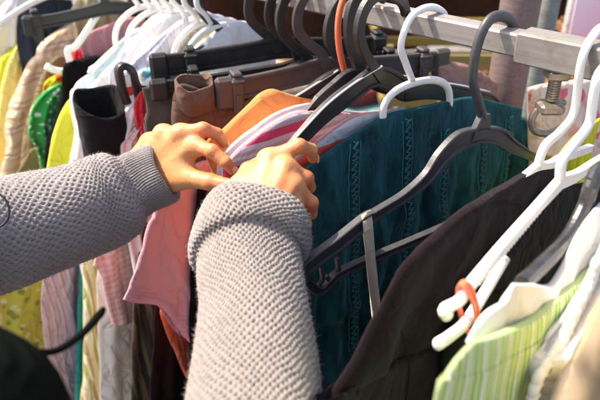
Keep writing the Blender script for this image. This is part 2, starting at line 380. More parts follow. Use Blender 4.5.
# posts, poster and the stall beyond
def post(x,y,r_,h,mat,label,lean=0):
    t=thing('stall_post',label,'post',(x,y,0))
    tube([(0,0,0),(lean*.5,0,h*.5),(lean,0,h)],r_,None,20).obj('pole',mat,t,smooth=True)
    MB().box((0,0,.006),(.16,.16,.012),bev=.002).obj('base_plate',mat,t)
    return t
mauve=metal('mauve_paint',(.22,.155,.15),.5,.2,.4); teal=metal('pale_green_paint',(.24,.28,.26),.5,.2,.4)
a=W(521,0,.98); post(a.x,a.y,.030,2.6,mauve,'thick mauve painted post standing behind the rail joint')
a=W(550,0,1.2); post(a.x,a.y,.019,2.6,teal,'thin pale grey green post just right of the mauve post')
# banner
m=NT('banner_print'); tc=m.N('ShaderNodeTexCoord').outputs['UV']; sx=m.N('ShaderNodeSeparateXYZ'); m.L(tc,sx.inputs[0])
d=m.math('SUBTRACT',sx.outputs[0],m.math('MULTIPLY',sx.outputs[1],.9)); d2=m.math('ADD',d,m.math('MULTIPLY',m.noise(tc,2,2),.4))
m.L(m.ramp(d2,[(0,(.82,.66,.70)),(.28,(.78,.30,.40)),(.36,(.80,.62,.68)),(.55,(.75,.22,.33))],'LINEAR'),m.b.inputs['Base Color']); m.b.inputs['Roughness'].default_value=.4
bn=thing('banner','glossy pink printed banner with a gold star outline at top right','banner',(0,0,0))
A=W(566,50,1.7)
V=[(A.x,A.y,A.z),(A.x+.9,A.y-.15,A.z),(A.x+.9,A.y-.15,A.z+.9),(A.x,A.y,A.z+.9)]
Vb=[(x,y+.004,z) for x,y,z in V]
mesh('sheet',V+Vb,[(0,1,2,3),(7,6,5,4),(0,4,5,1),(3,2,6,7),(0,3,7,4),(1,5,6,2)],m.m,bn,uv=[(0,0),(1,0),(1,1),(0,1)]*2,smooth=False)
sc=W(583,-2,1.69); sp=[]
for k in range(11):
    an=math.pi/2+k*math.pi/5; rr=.035 if k%2==0 else .015; sp.append((sc.x+rr*math.cos(an),sc.y-.006,sc.z+rr*math.sin(an)))
tube(sp,.0022,None,6,1,raw=True).obj('star_outline',plastic('gold_print',(.75,.5,.2),.4),bn)
bp=metal('banner_frame_paint',(.5,.45,.45),.5,.2)
for xx in (0,.9): tube([(A.x+xx,A.y-.15*(xx/.9)+.02,0),(A.x+xx,A.y-.15*(xx/.9)+.02,A.z+.9)],.012,None,10,1).obj('banner_pole',bp,bn,smooth=True)
# stall table beyond with crates and folded cloth
wood=NT('old_wood'); tc=wood.N('ShaderNodeTexCoord').outputs['Object']
wood.L(wood.mix(wood.noise(wood.map(tc,(2,30,30)),1,8,.6),(.10,.045,.02),(.30,.15,.06)),wood.b.inputs['Base Color']); wood.b.inputs['Roughness'].default_value=.7; wood=wood.m
tarp=cloth('dark_brown_tarpaulin',(.06,.026,.014),wr=1,var=.4)
st=thing('market_stall','dark brown covered wooden market stall behind the clothes rail','stall',(.62,2.15,0))
MB().box((0,0,.88),(2.4,.9,.04),bev=.005).obj('table_top',wood,st)
for a_,b_ in((-1.15,-.4),(1.15,-.4),(-1.15,.4),(1.15,.4)): MB().box((a_,b_,.43),(.06,.06,.86),bev=.005).obj('leg',wood,st)
nx,nz_=60,24; V=[];Fc=[]
for i in range(nx):
    for j in range(nz_):
        x=-1.2+2.4*i/(nx-1); z=.86-.84*j/(nz_-1); V.append((x,-.47-.03*math.sin(x*22)*(j/nz_)-.015*math.sin(x*61),z))
for i in range(nx-1):
    for j in range(nz_-1): Fc.append((i*nz_+j,(i+1)*nz_+j,(i+1)*nz_+j+1,i*nz_+j+1))
mesh('table_skirt',V,Fc,tarp,st,uv=[(v[0],v[2]) for v in V])
V=[];Fc=[]
for i in range(nx):
    for j in range(nz_):
        x=-1.3+2.6*i/(nx-1); z=.9+1.7*j/(nz_-1); V.append((x,.5+.04*math.sin(x*17+z*2),z))
for i in range(nx-1):
    for j in range(nz_-1): Fc.append((i*nz_+j,i*nz_+j+1,(i+1)*nz_+j+1,(i+1)*nz_+j))
mesh('back_cloth',V,Fc,tarp,st,uv=[(v[0],v[2]) for v in V])
def crate(x,y,z,w,d,h,mat,label,rz=0):
    c=thing('crate',label,'crate',(x,y,z),'crates on the stall',rz)
    mb=MB(); mb.box((0,0,.008),(w,d,.014),bev=.002)
    for k in range(4):
        zz=.03+k*(h-.03)/3.6
        for s in(-1,1): mb.box((0,s*(d/2),zz),(w,.012,.03),bev=.002); mb.box((s*(w/2-.008),0,zz),(.012,d-.014,.03),bev=.002)
    for sx_ in(-1,1):
        for sy_ in(-1,1): mb.box((sx_*(w/2-.022),sy_*(d/2-.015),h/2),(.018,.014,h),bev=.002)
    mb.obj('crate_body',mat,c); return c
def folded(x,y,z,w,d,h,mat,label,rz=0,n=1):
    V=[];Fc=[]; ns,nr=28,11
    for i in range(nr):
        yy=-d/2+d*i/(nr-1)
        for j in range(ns):
            a_=2*math.pi*j/ns; cx=abs(math.cos(a_))**.35*math.copysign(1,math.cos(a_)); cz=abs(math.sin(a_))**.6*math.copysign(1,math.sin(a_))
            e=1-.12*abs(2*i/(nr-1)-1)**6
            V.append((cx*w/2*e+.004*noise.noise(Vector((cx*5,yy*20,z*9))),yy,h/2+cz*h/2*e+.006*noise.noise(Vector((cx*9,yy*9,z*30+x)))))
    for i in range(nr-1):
        for j in range(ns): Fc.append((i*ns+j,i*ns+(j+1)%ns,(i+1)*ns+(j+1)%ns,(i+1)*ns+j))
    Fc.append(tuple(range(ns-1,-1,-1))); Fc.append(tuple((nr-1)*ns+j for j in range(ns)))
    o=mesh('folded_garment',V,Fc,mat,uv=[(v[0],v[1]+v[2]*2) for v in V]); o.location=(x,y,z); o.rotation_euler=(0,0,rz)
    return tag(o,label,'folded garment','folded clothes on the stall')
olive=plastic('olive_plastic',(.20,.155,.03),.5)
crate(.46,2.0,.9,.45,.4,.26,olive,'olive yellow slatted crate seen below the rail beside the mauve post')
crate(1.15,2.1,.9,.5,.4,.22,wood,'brown wooden slatted crate at the right end of the stall')
cols=[((.45,.10,.05),'rust orange'),((.05,.10,.22),'navy blue'),((.12,.30,.32),'teal'),((.5,.32,.30),'dusty pink'),((.35,.30,.22),'sand coloured'),((.30,.06,.07),'dark red')]
for k,(c_,nm) in enumerate(cols):
    folded(-.42+.30*(k%3),1.93+.02*k,.9+.055*(k//3),.27,.3,.052,cloth('stall_cloth_'+nm.replace(' ','_'),c_),'folded %s garment %s on the far stall table'%(nm,'lying on the board' if k<3 else 'on top of another one'),.1*k)
# ------------------------------------------------------------------ garments: materials
C=cloth
mg=dict(
 velvet=NT('teal_velvet').m,
 tee=C('dark_plum_cotton',(.015,.0095,.0115),wr=.12,sheen=.08,var=.2), black=C('black_cotton',(.008,.0075,.008),wr=.5,sheen=.03), black2=C('charcoal_cotton',(.014,.013,.014),wr=.4,sheen=.05),
 greenstripe=C('lime_white_stripe',(0,0,0),stripes=[(0,(.28,.52,.03)),(.20,(.72,.80,.50)),(.34,(.34,.58,.06)),(.46,(.80,.83,.72)),(.66,(.30,.54,.04)),(.86,(.74,.80,.56))],period=.019,wr=.3),
 white=C('white_cotton',(.78,.77,.75),wr=.3,var=.05), white2=C('soft_white_cotton',(.75,.74,.74),wr=.3,var=.06), yellowcream=C('pale_yellow_cotton',(.75,.62,.28),wr=.5), beige=C('beige_cotton',(.36,.27,.17),wr=.5),
 orange=C('orange_cotton',(.86,.30,.09),wr=.4), pink=C('pink_cotton',(.78,.40,.47),wr=.35,var=.08), red=C('red_cotton',(.62,.03,.04),wr=.4), coral=C('coral_cotton',(.80,.14,.06),wr=.5),
 pinkstripe=C('magenta_grey_stripe',(0,0,0),stripes=[(0,(.55,.06,.14)),(.34,(.42,.36,.38)),(.52,(.60,.56,.58)),(.66,(.42,.36,.38)),(.8,(.55,.5,.52))],period=.030,wr=.3,hoop=True,dist=.004),
 redgrey=C('red_grey_stripe',(0,0,0),stripes=[(0,(.62,.08,.04)),(.5,(.38,.40,.42)),(.75,(.5,.5,.5))],period=.05,wr=.3,hoop=True),
 browntrou=C('brown_cotton_twill',(.125,.072,.052),wr=.5), cord=C('grey_brown_corduroy',(.10,.083,.062),wr=.35,cord=420), browndark=C('olive_brown_stripe',(0,0,0),stripes=[(0,(.05,.035,.02)),(.35,(.13,.11,.04)),(.5,(.03,.02,.015)),(.75,(.16,.09,.05))],period=.03,wr=.4),
 maroon=C('very_dark_brown_cotton',(.018,.009,.008),wr=.4,sheen=.02), pinkcheck=C('pink_gingham',(.82,.36,.32),check=(.80,.66,.60),period=.012,wr=.3), whitetr=C('ivory_cotton',(.80,.76,.67),wr=.5),
 ystripe=C('yellow_brown_stripe',(0,0,0),stripes=[(0,(.70,.60,.34)),(.25,(.42,.30,.13)),(.45,(.74,.66,.42)),(.6,(.38,.36,.12)),(.8,(.72,.62,.42))],period=.030,wr=.4),
 palefloral=C('pale_pink_floral',(.62,.42,.45),stripes=[(0,(.60,.42,.46)),(.55,(.42,.22,.28)),(.7,(.66,.52,.52))],period=.016,dist=.02,wr=.5), yfloral=C('yellow_floral',(.45,.44,.06),spots=((.62,.58,.30),(.20,.26,.04)),spot_scale=50), tealc=C('teal_cotton',(.01,.22,.18)),
 striped=C('peach_cream_stripe',(0,0,0),stripes=[(0,(.76,.60,.40)),(.3,(.70,.42,.30)),(.42,(.78,.66,.48)),(.55,(.60,.32,.26)),(.62,(.80,.66,.42)),(.82,(.74,.48,.30))],period=.05,wr=.5,hoop=True,dist=.01),
 khaki=C('khaki_cotton',(.24,.18,.09),wr=.4), khaki2=C('pale_khaki',(.42,.36,.20),wr=.5), greenfl=C('green_white_floral',(.03,.34,.07),spots=((.72,.78,.68),),spot_scale=85), yred=C('yellow_red_print',(.72,.60,.02),spots=((.65,.10,.02),),spot_scale=45),
 lime=C('lime_yellow',(.66,.64,.05),wr=.4), yellow=C('pale_lemon',(.76,.66,.20),wr=.5), jeans=C('dark_denim',(.03,.04,.055),wr=.5), dusty=C('dusty_pink',(.52,.24,.27),wr=.4), lblue=C('light_blue_cotton',(.55,.72,.76),wr=.4), bluewhite=C('blue_white_print',(.70,.74,.72),spots=((.08,.38,.52),(.14,.5,.62)),spot_scale=40,wr=1),
 lilac=C('white_lilac_stripe',(0,0,0),stripes=[(0,(.76,.73,.76)),(.5,(.58,.52,.62)),(.62,(.76,.74,.76))],period=.014,wr=.4), peach=C('pink_floral',(.78,.60,.54),spots=((.75,.16,.20),(.80,.42,.36)),spot_scale=32),
 dustyb=C('dusty_brown',(.34,.20,.17),wr=.5),yedge=C('bright_yellow',(.75,.70,.02)))
# velvet: crushed sheen
m=NT('teal_crushed_velvet'); tc=m.N('ShaderNodeTexCoord').outputs['UV']
n1=m.noise(m.map(tc,(34,11,1)),1,7,.7,1.0); n2=m.noise(m.map(tc,(500,160,1)),1,4,.6)
c_=m.mix(m.ramp(n1,[(.35,(0,0,0)),(.7,(1,1,1))]),(.0008,.014,.020),(.009,.105,.125)); m.L(c_,m.b.inputs['Base Color'])
m.b.inputs['Roughness'].default_value=.75; m.b.inputs['Sheen Weight'].default_value=.45; m.b.inputs['Sheen Roughness'].default_value=.3; m.b.inputs['Sheen Tint'].default_value=(.12,.55,.68,1); m.b.inputs['Specular IOR Level'].default_value=.15
sxv=m.N('ShaderNodeSeparateXYZ'); m.L(tc,sxv.inputs[0]); tuck=m.math('POWER',m.math('ABSOLUTE',m.math('SINE',m.math('MULTIPLY',sxv.outputs[0],330))),.5)
m.L(m.bump(n2,.5,.001,m.bump(tuck,.25,.0015,m.bump(n1,.7,.008))),m.b.inputs['Normal']); mg['velvet']=m.m
thread=C('pale_teal_thread',(.055,.22,.25),weave=2500,wr=.1)
GR='second hand garments hanging on the rail'
def G(name,label,cat,s,phi,near,top,hem,mat,group=GR,**k):
    pl=PL(s,phi); r_=root(name,label,cat,pl,group)
    o,pos=drape(k.pop('part','body'),pl,near,top,hem,mg[mat],r_,seed=s*10+1,**k); return r_,pl,pos
# ------------------------------------------------------------------ near garments
# teal velvet blouse on the white crescent hanger
r,pl,pos=G('velvet_blouse','teal crushed velvet blouse with chain stitched bands behind the empty grey hanger','blouse',.089,50,
  [(300,172),(303,230),(308,300),(305,380)],[(345,141),(385,116),(420,107),(450,101),(472,97),(500,103),(522,109)],-.80,'velvet',T=.009,fold=.008,nf=7,nu=90,nv=120,wr=.006,flare=-.02,part='body')
def band(x0,x1,ztop,zbot,pl,pos,r_):
    mb=MB(); n=int((ztop-zbot)/.0045); A=[];B=[];Z1=[];Z2=[]
    for i in range(n+1):
        t=i/n; z=ztop+(zbot-ztop)*t; x=x0+(x1-x0)*t+.0016*math.sin(i*.23+x0*90)+random.uniform(-.0004,.0004); y=pos(x,z); y=y if i==0 else max(min(y,yp+.0010),yp-.0010); yp=y
        A.append((x-.0085,y+.0010,z)); B.append((x+.0085,y+.0010,z))
        s=random.uniform(.0035,.0062)*(1 if i%2 else -1); Z1.append((x+s,y+.0022+.0004*(i%2),z+random.uniform(-.002,.002))); Z2.append((x-s*.8,y+.0016,z+.002))
    for P_,rr in((A,.0005),(B,.0005),(Z1,.0009),(Z2,.0007)): tube(P_,rr,mb,5,1,raw=True)
    mb.obj('embroidery',thread,r_,smooth=True)
for (u0,v0,u1,v1) in ((352,142,350,345),(403,118,398,330),(441,128,430,300),(479,112,470,270),(508,116,498,220)):
    a=pl.loc(u0,v0); b=pl.loc(u1,v1); band(a[0],b[0],a[1],b[1],pl,pos,r)
# far sleeve of the blouse
a=pl.loc(528,112); drape('sleeve',pl,[(a[0]+.035,a[1]-.01),(a[0]+.03,-.45)],[(a[0],a[1]-.01),(a[0]-.035,a[1]-.05)],-.5,mg['velvet'],r,T=.02,pxs=False,nu=24,nv=50,seed=4)
crescent_hanger(PL(.089,50),'white plastic hanger with crescent neck carrying the teal velvet blouse','white plastic hangers',px=True)
# empty grey hanger
pl=PL(0.,52); r=root('clothes_hanger','empty scuffed dark grey hanger with broad neck plate in front of the teal velvet','hanger',pl,'grey and black plastic hangers')
psweep(pl.L([(514,38),(514,26),(505,17),(492,18),(482,32),(475,56),(473,80),(478,100),(483,118)]),[.011,.0125,.0125,.012,.011,.0125],.010,ROUND,6).obj('hook',M['grey_pl'],r,smooth=True)
e_=pl.loc(312,262); bL=pl.loc(370,216); nk=pl.loc(490,122); sR=pl.loc(532,156)
# neck plate + arms
psweep([(.012,-.096),(.014,-.110),(.016,-.126)],[.015,.026,.032],.0085,BOX,5).obj('neck_plate',M['grey_pl'],r,smooth=False)
g1=pl.L([(480,134),(458,142),(441,158),(426,178),(403,197),(374,215)])
psweep(g1,[.020,.027,.024,.018,.0125,.013],.0085,IBM,6).obj('shoulder_arm',M['grey_pl'],r)
psweep([g1[-1],pl.loc(365,221),pl.loc(338,243),e_,(e_[0]+.03,e_[1]-.012)],[.013,.018,.019,.018,.014],.0095,IBM,5).obj('shoulder_arm',M['grey_pl'],r)
psweep([g1[0]]+pl.L([(498,136),(510,145),(521,151),(531,156)])+[(-.14,-.20),(-.20,-.225)],[.020,.022,.016,.012,.012,.011],.0085,IBM,6).obj('shoulder_arm',M['grey_pl'],r)
b0=pl.loc(322,285); b1=pl.loc(345,270); b2=pl.loc(466,218)
psweep([(e_[0]+.02,e_[1]-.004),(b0[0]+.006,b0[1]-.004),(b0[0]-.012,b0[1]),b1,(b1[0]*.5+b2[0]*.5,(b1[1]+b2[1])/2),b2],.0095,.0085,IBM,6).obj('trouser_bar',M['grey_pl'],r)
for q in(0,.022): # small strap hooks near the end
    psweep([(e_[0]-.012-q,e_[1]-.010),(e_[0]-.014-q,e_[1]-.028),(e_[0]-.004-q,e_[1]-.036),(e_[0]+.003-q,e_[1]-.026)],.0045,.0045,BOX,5).obj('strap_hook',M['grey_pl'],r)
# elastic band looped over the arm
pb=PL(0.,52); eb=root('elastic_band','flat beige elastic band looped over the arm of the grey hanger','elastic band',pb)
t0=pb.loc(366,214); t1=pb.loc(377,318)
mb=MB(); P_=[]
for k in range(25):
    a=2*math.pi*k/24; zz=(t0[1]+t1[1])/2+ (t0[1]-t1[1])/2*math.cos(a)*1.02; f=(t0[1]-zz)/(t0[1]-t1[1]); xx=t0[0]+(t1[0]-t0[0])*f+.006*math.sin(a)
    P_.append((xx,.0075*math.sin(a)+.001*math.sin(a*3),zz))
V=[];Fc=[]
for i,p in enumerate(P_):
    for (dx,dy) in((.0075,.0016),(.0070,-.0002),(-.0075,-.0016),(-.0070,.0002)): V.append((p[0]+dx,p[1]+dy,p[2]))
for i in range(24):
    for j in range(4): Fc.append((i*4+j,i*4+(j+1)%4,(i+1)*4+(j+1)%4,(i+1)*4+j))
mesh('band',V,Fc,M['elastic'],eb,uv=[(v[0],v[2]) for v in V])
# right white hangers
def white_angled(pl,neck,jn,armL,armR,label,forkpts=None):
    r=root('clothes_hanger',label,'hanger',pl,'white plastic hangers')
    nk=pl.L(neck); j=pl.loc(*jn); al=pl.L(armL); ar=pl.L(armR)
    hp=[(-.034,-.030),(-.034,-.004),(-.020,.013),(0,.016),(.020,.010)]
    hp=[p for p in hp if p[0]<nk[0][0]-.012]
    psweep(hp+nk+[j],[.0085,.0085,.009,.010,.012],.0085,ROUND,6).obj('hook',M['white_pl'],r,smooth=True)
    psweep([j]+al,[.013,.0085,.0085,.0085],.007,BOX,6).obj('shoulder_arm',M['white_pl'],r)
    psweep([j]+ar,[.013,.009,.009],.007,BOX,6).obj('shoulder_arm',M['white_pl'],r)
    if forkpts:
        for fp in forkpts: psweep(pl.L(fp),[.0085,.0085,.009,.010],.0085,ROUND,5).obj('strap_fork',M['white_pl'],r,smooth=True)
    # ridge teeth along the arm underside
    return r
pB=PL(-.097,43); 
white_angled(pB,[(586,48),(580,70),(574,112),(560,132),(545,146)],(537,168),[(520,181),(500,195),(470,217)],[(548,166),(562,158),(590,148)],'white plastic hanger carrying the dark plum T-shirt')
pF=PL(-.135,40)
rF=white_angled(pF,[(602,70),(594,95),(589,124),(573,146),(562,162)],(560,182),[(530,215),(500,249),(470,285)],[(575,176),(592,165),(620,148)],'foremost white plastic hanger with forked end wrapped in an orange rubber band',
  [[(500,249),(470,285),(460,300),(445,309),(447,315)],[(505,258),(485,292),(466,322),(450,336),(438,344)]])
mb=MB(); 
for k in range(22):
    z=k/21; a=pF.loc(540-60*z,205+70*z+0); mb.box((a[0]+.0022,.0,a[1]-.0052),(.0022,.005,.003),Matrix.Rotation(math.radians(-40),3,'Y'))
mb.obj('grip_ridges',M['white_pl'],rF)
rb=root('rubber_band','orange rubber band wound round the forked end of the white hanger','rubber band',pF)
q0=pF.loc(464,283); q1=pF.loc(471,334)
mb=MB()
for k,(dx,dd) in enumerate(((0,.004),(.0035,.0055),(-.003,.0048))):
    P_=[]
    for i in range(21):
        a=2*math.pi*i/20; f=.5-.5*math.cos(a); P_.append((q0[0]+(q1[0]-q0[0])*f+dx*math.sin(a*.5+1),dd*1.5*math.sin(a),q0[1]+(q1[1]-q0[1])*f))
    tube(P_,.0013,mb,6,2)
mb.obj('band',M['rubber_o'],rb,smooth=True)
# plum T-shirt
pT=PL(-.085,48)
r,pl,pos=G('t_shirt','dark plum brown cotton T-shirt on a white hanger next to the teal velvet','t-shirt',-.097,43,
  [(511,181),(470,203),(427,238),(398,268),(374,312),(350,358),(324,402),(300,450)],[(522,175),(540,168),(562,163)],-.75,'tee',T=.011,fold=.005,nf=3,nu=70,nv=100,wr=.0035,far=-.2,botfar=-.7)
pl2=pl; psweep([(p[0],p[1],pos(*p)+.0008) for p in pl.L([(385,300),(398,330),(402,365),(398,400)])],.0016,.0012,ROUND,6).obj('sleeve_seam',mg['tee'],r,smooth=True)
psweep([(p[0],p[1],pos(*p)+.0008) for p in pl.L([(470,208),(490,200),(515,200),(525,204)])],.0016,.0012,ROUND,6).obj('shoulder_seam',mg['tee'],r,smooth=True)
# black garment on front white hanger
G('black_blouse','plain black top hanging under the foremost white hanger','top',-.115,42,
  [(545,203),(502,252),(470,292),(448,345),(436,420)],[(562,190),(590,182),(620,175)],-.7,'black2',T=.012,fold=.005,wr=.004)
# glossy dark hanger at right
pg=PL(-.165,40); r=root('clothes_hanger','glossy black hanger with thick curved arm at the right edge above white cloth','hanger',pg,'grey and black plastic hangers')
psweep([(-.034,-.02),(-.028,.004),(-.008,.015),(.015,.010),(.036,-.01),(.044,-.035),(.036,-.06),(.016,-.085),(.008,-.1)],[.008,.010,.010],.008,ROUND,6).obj('hook',M['black_gl'],r,smooth=True)
psweep([(.0,-.10)]+pg.L([(603,168),(592,184),(584,208),(568,238),(545,262),(522,284)]),[.013,.015,.014,.014,.014,.012],.013,ROUND,6).obj('shoulder_arm',M['black_gl'],r)
psweep([(.01,-.10),(-.05,-.115),(-.12,-.14),(-.19,-.17)],[.02,.016,.014],.012,IBM,6).obj('shoulder_arm',M['black_gl'],r)
# striped lime top with white shirt
r,pl,pos=G('striped_blouse','lime green and white striped top at the lower right under a white shirt','striped top',-.188,41,
  [(472,342),(456,360),(442,388),(432,440)],[(500,334),(530,319),(560,296),(592,268),(625,245)],-.6,'greenstripe',T=.008,fold=.004,nf=3,wr=.003)
r,pl,pos=G('white_shirt','white cotton shirt with a square corner lying over the lime striped top','shirt',-.178,41,
  [(514,284),(504,300),(488,318),(470,344)],[(532,284),(552,282),(572,248),(592,215),(615,190)],0,'white',T=.005,fold=.002,nf=2,wr=.005,bot=[(500,340),(530,325),(560,302),(590,275),(620,255)])
r,pl,pos=G('lace_blouse','white blouse with scalloped lace edge at the right edge of the row','blouse',-.205,41,
  [(604,250),(594,280),(572,325),(556,352),(541,375),(532,440)],[(615,225),(640,205)],-.6,'white2',T=.014,fold=.006,nf=4)
mb=MB(); E=pl.L([(599,262),(593,280),(583,300),(571,325),(562,342),(552,358),(541,375),(535,395),(531,420)])
E=smooth([(a,0,b) for a,b in E],4)
for i,p in enumerate(E[::2]):
    mb.add(*[(lambda V_,F_:(V_,F_))(*((lambda rr:([(p.x+.003+rr*math.cos(t)*math.cos(q),rr*.5*math.sin(q),p.z+rr*math.sin(t)*math.cos(q)) for q in(-1.2,-.5,.0,.5,1.2) for t in np.linspace(0,2*math.pi,10,endpoint=False)],[(a*10+b,a*10+(b+1)%10,(a+1)*10+(b+1)%10,(a+1)*10+b) for a in range(4) for b in range(10)]))(.0085)))][0])
mb.obj('lace_edge',mg['white2'],r,smooth=True)
G('yellow_blouse','pale yellow blouse just right of the scalloped white blouse','blouse',-.235,41,[(614,290),(600,325),(584,355),(572,400),(565,450)],[(630,260),(650,235)],-.6,'yellowcream',T=.014,fold=.006)
G('beige_cardigan','beige cotton garment filling the bottom right corner','garment',-.27,41,[(612,330),(598,352),(586,385),(580,430)],[(640,300),(670,280)],-.6,'beige',T=.014,fold=.006)
for s_,lab in((-.20,'white plastic hanger inside the scalloped white blouse'),(-.235,'white plastic hanger inside the pale yellow blouse')):
    slim_hanger(PL(s_,41),lab,M['white_pl'],'white plastic hangers',bar=False)
# garments seen behind, under the rail at right (second rail beyond)
# ------------------------------------------------------------------ far side pieces beyond the rail
pf=PL(-.02,50)
def G2(name,label,cat,o,phi,near,top,hem,mat,**k):
    pl=PL(0,phi); pl.o=Vector(o); pl.mw=Matrix(((pl.X.x,pl.Y.x,0,o[0]),(pl.X.y,pl.Y.y,0,o[1]),(0,0,1,o[2]),(0,0,0,1)))
    r_=root(name,label,cat,pl,GR); ob,pos=drape('body',pl,near,top,hem,mg[mat],r_,seed=o[0]*7,**k); return r_,pl,pos
a=W(570,130,1.0)
G2('floral_blouse','pink and red floral blouse hanging behind the steel hook','blouse',(a.x,a.y,1.5),75,[(528,88),(528,140),(526,260)],[(545,84),(580,80),(625,78)],-.6,'peach',T=.012)
a=W(560,160,.86)
G2('yellow_blouse','bright yellow top showing between the two white hanger necks','top',(a.x,a.y,1.5),50,[(540,190),(538,230),(536,300)],[(562,152),(585,128),(600,118)],-.6,'yedge',T=.008)
# the brown clip hanger: trousers and dusty cloth at the far end
pb=PL(.25,68); clip_hanger(pb,'brown clip hanger gripping the brown twill shorts','' and None or M['brown_pl'],.156,-.20,-.112,.030,'clip hangers',M['steel'])
def trousers(label,s,phi,near,top,hem,mat,**k):
    return G('shorts',label,'shorts',s,phi,near,top,hem,mat,**k)
r,pl,pos=trousers('brown twill shorts clipped to the brown hanger above the left hand',.262,68,[(176,86),(172,105),(172,130)],[(185,84),(205,92),(216,100),(240,108),(330,104)],-.29,'browntrou',T=.014,fold=.004,nf=3,y0=-.004)
# open waistband fold
V=[];Fc=[];A0=pl.loc(176,84);B0=pl.loc(212,88);n=32
for i in range(n):
    a=2*math.pi*i/n; x=(A0[0]+B0[0])/2+(A0[0]-B0[0])/2*1.05*math.cos(a); y=.021*math.sin(a)+.003*math.sin(3*a)
    z=A0[1]+.004-.010*max(0,math.sin(a))+.0015*math.sin(4*a)
    for (dz,k_) in((0,1),(-.012,1.02),(-.034,1.0),(-.034,.93),(-.012,.90),(0,.90)): V.append((x if k_==1 else (A0[0]+B0[0])/2+(x-(A0[0]+B0[0])/2)*k_,y*k_,z+dz))
for i in range(n):
    for j in range(5): Fc.append((i*6+j,i*6+j+1,((i+1)%n)*6+j+1,((i+1)%n)*6+j))
    Fc.append((i*6+5,i*6,((i+1)%n)*6,((i+1)%n)*6+5))
mesh('waistband',V,Fc,mg['browntrou'],r,uv=[(v[0]+v[1],v[2]) for v in V])
r_d=G('skirt','dusty brown pink skirt folded at the far end of the brown clip hanger','skirt',.245,68,[(436,66),(437,90),(436,130)],[(455,63),(475,68),(498,84)],-.45,'dustyb',T=.018,fold=.003)
# corduroy + its black bar
clip_hanger(PL(.30,73),'black clip hanger holding the grey brown corduroy shorts',M['black_pl'],PL(.30,73).loc(150,86)[0],-.17,-.118,.016,'clip hangers',M['clear'],clipx=(.15,-.14))
trousers('grey brown corduroy shorts beside the brown twill pair',.32,71,[(142,88),(146,110),(144,130)],[(160,86),(180,84),(240,84)],-.30,'cord',T=.010,fold=.003,nf=3)
clip_hanger(PL(.34,73),'black clip hanger whose chunky clip end holds a blue and white print cloth',M['black_pl'],PL(.34,73).loc(150,62)[0],-.17,-.10,.030,'clip hangers',M['steel'])
G('print_skirt','crumpled blue and white print skirt clipped under the black clip hanger','skirt',.352,73,[(150,72),(138,70),(141,84),(150,100)],[(165,70),(200,74),(262,68)],-.4,'bluewhite',T=.016,fold=.006,nf=5,wr=.012)
# orange top
G('orange_blouse','soft orange top lying on a hanger between the brown shorts and the striped shirt','top',.196,54,
  [(212,136),(205,146),(206,156),(212,175),(216,220)],[(222,131),(236,119),(250,106),(262,95),(274,90),(288,94),(304,98),(325,100)],-.5,'orange',T=.016,fold=.004,nf=3,wr=.011)
# magenta/grey striped shirt, red-grey one
G('striped_shirt','magenta and grey striped shirt with white shoulder trim between the two hands','striped shirt',.152,50,
  [(222,168),(222,200),(225,300)],[(240,148),(268,126),(296,112),(318,112),(345,112),(385,112)],-.7,'pinkstripe',T=.016,fold=.004,nf=4)
r,pl,pos=G('white_vest','thin white vest edge laid along the striped shirt shoulder','vest',.182,48,
  [(218,160),(218,180),(222,230)],[(240,138),(270,117),(292,107),(310,103)],-.5,'white',T=.007,fold=.002,nf=3)
G('striped_blouse','red and grey striped top just behind the teal velvet shoulder','striped top',.107,49,
  [(285,172),(283,200),(280,300)],[(308,150),(335,128),(360,114),(400,108)],-.6,'redgrey',T=.010,fold=.004)
GB='grey and black plastic hangers'
armw=((0,-.10),(.05,-.112),(.12,-.135),(.20,-.165),(.23,-.182))
def broad_hanger(pl,label,w=.018,mat=None,edge=True,hk=None,near=None,trim=False,name='clothes_hanger',arm=armw):
    mat=mat or M['black_pl']; r=root(name,label,'hanger',pl,GB)
    psweep(hk or [(-.034,-.022),(-.032,.000),(-.014,.015),(.010,.014),(.034,.000),(.046,-.022),(.046,-.046),(.032,-.066),(.012,-.084),(0,-.102)],[.010,.012,.0125,.0125,.012,.014],.008,BOX,6).obj('hook',mat,r)
    nr=[(0,-.10)]+pl.L(near) if near else arm
    psweep(nr,[w*1.2,w,w,w*.8,w*(.6 if trim else .12)],[.009,.009,.009,.008,.008 if trim else .002],IBM,6).obj('shoulder_arm',mat,r)
    psweep([(-a[0],a[1]) for a in arm],[w*1.2,w,w,w*.8,w*.6],.009,IBM,6).obj('shoulder_arm',mat,r)
    if trim:  # trim: pale strips shaped and coloured as the highlight along the arm's top edge
        psweep([(a[0]-.002,a[1]+w*.52,.0035) for a in nr[1:]],.0025,.0025,ROUND,5).obj('edge_highlight',M['clear'],r,smooth=True)
        psweep([(-a[0],a[1]+w*.52,.0035) for a in arm[:4]],.0025,.0025,ROUND,5).obj('edge_highlight',M['clear'],r,smooth=True)
    return r
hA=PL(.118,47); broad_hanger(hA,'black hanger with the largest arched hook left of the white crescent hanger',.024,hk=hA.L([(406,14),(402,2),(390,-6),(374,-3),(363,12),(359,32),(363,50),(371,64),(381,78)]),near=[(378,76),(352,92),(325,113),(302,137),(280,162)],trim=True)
hB=PL(.150,50); broad_hanger(hB,'black hanger hook standing just left of the largest arched hook',.020,hk=hB.L([(384,0),(376,-9),(362,-8),(353,4),(349,22),(350,42),(355,58),(361,74)]),near=[(354,76),(332,91),(318,102),(308,110)])
hO=PL(.165,54); slim_hanger(hO,'orange plastic hanger hook between two black hooks',M['orange_pl'],'coloured plastic hangers',.008,.008,arm=[tuple(q) for q in hO.L([(346,76),(336,83),(329,92),(325,104),(318,112)])],bar=False,both=False,hook=hO.L([(372,-4),(362,-12),(348,-8),(341,6),(338,26),(339,46),(342,62),(346,76)]))
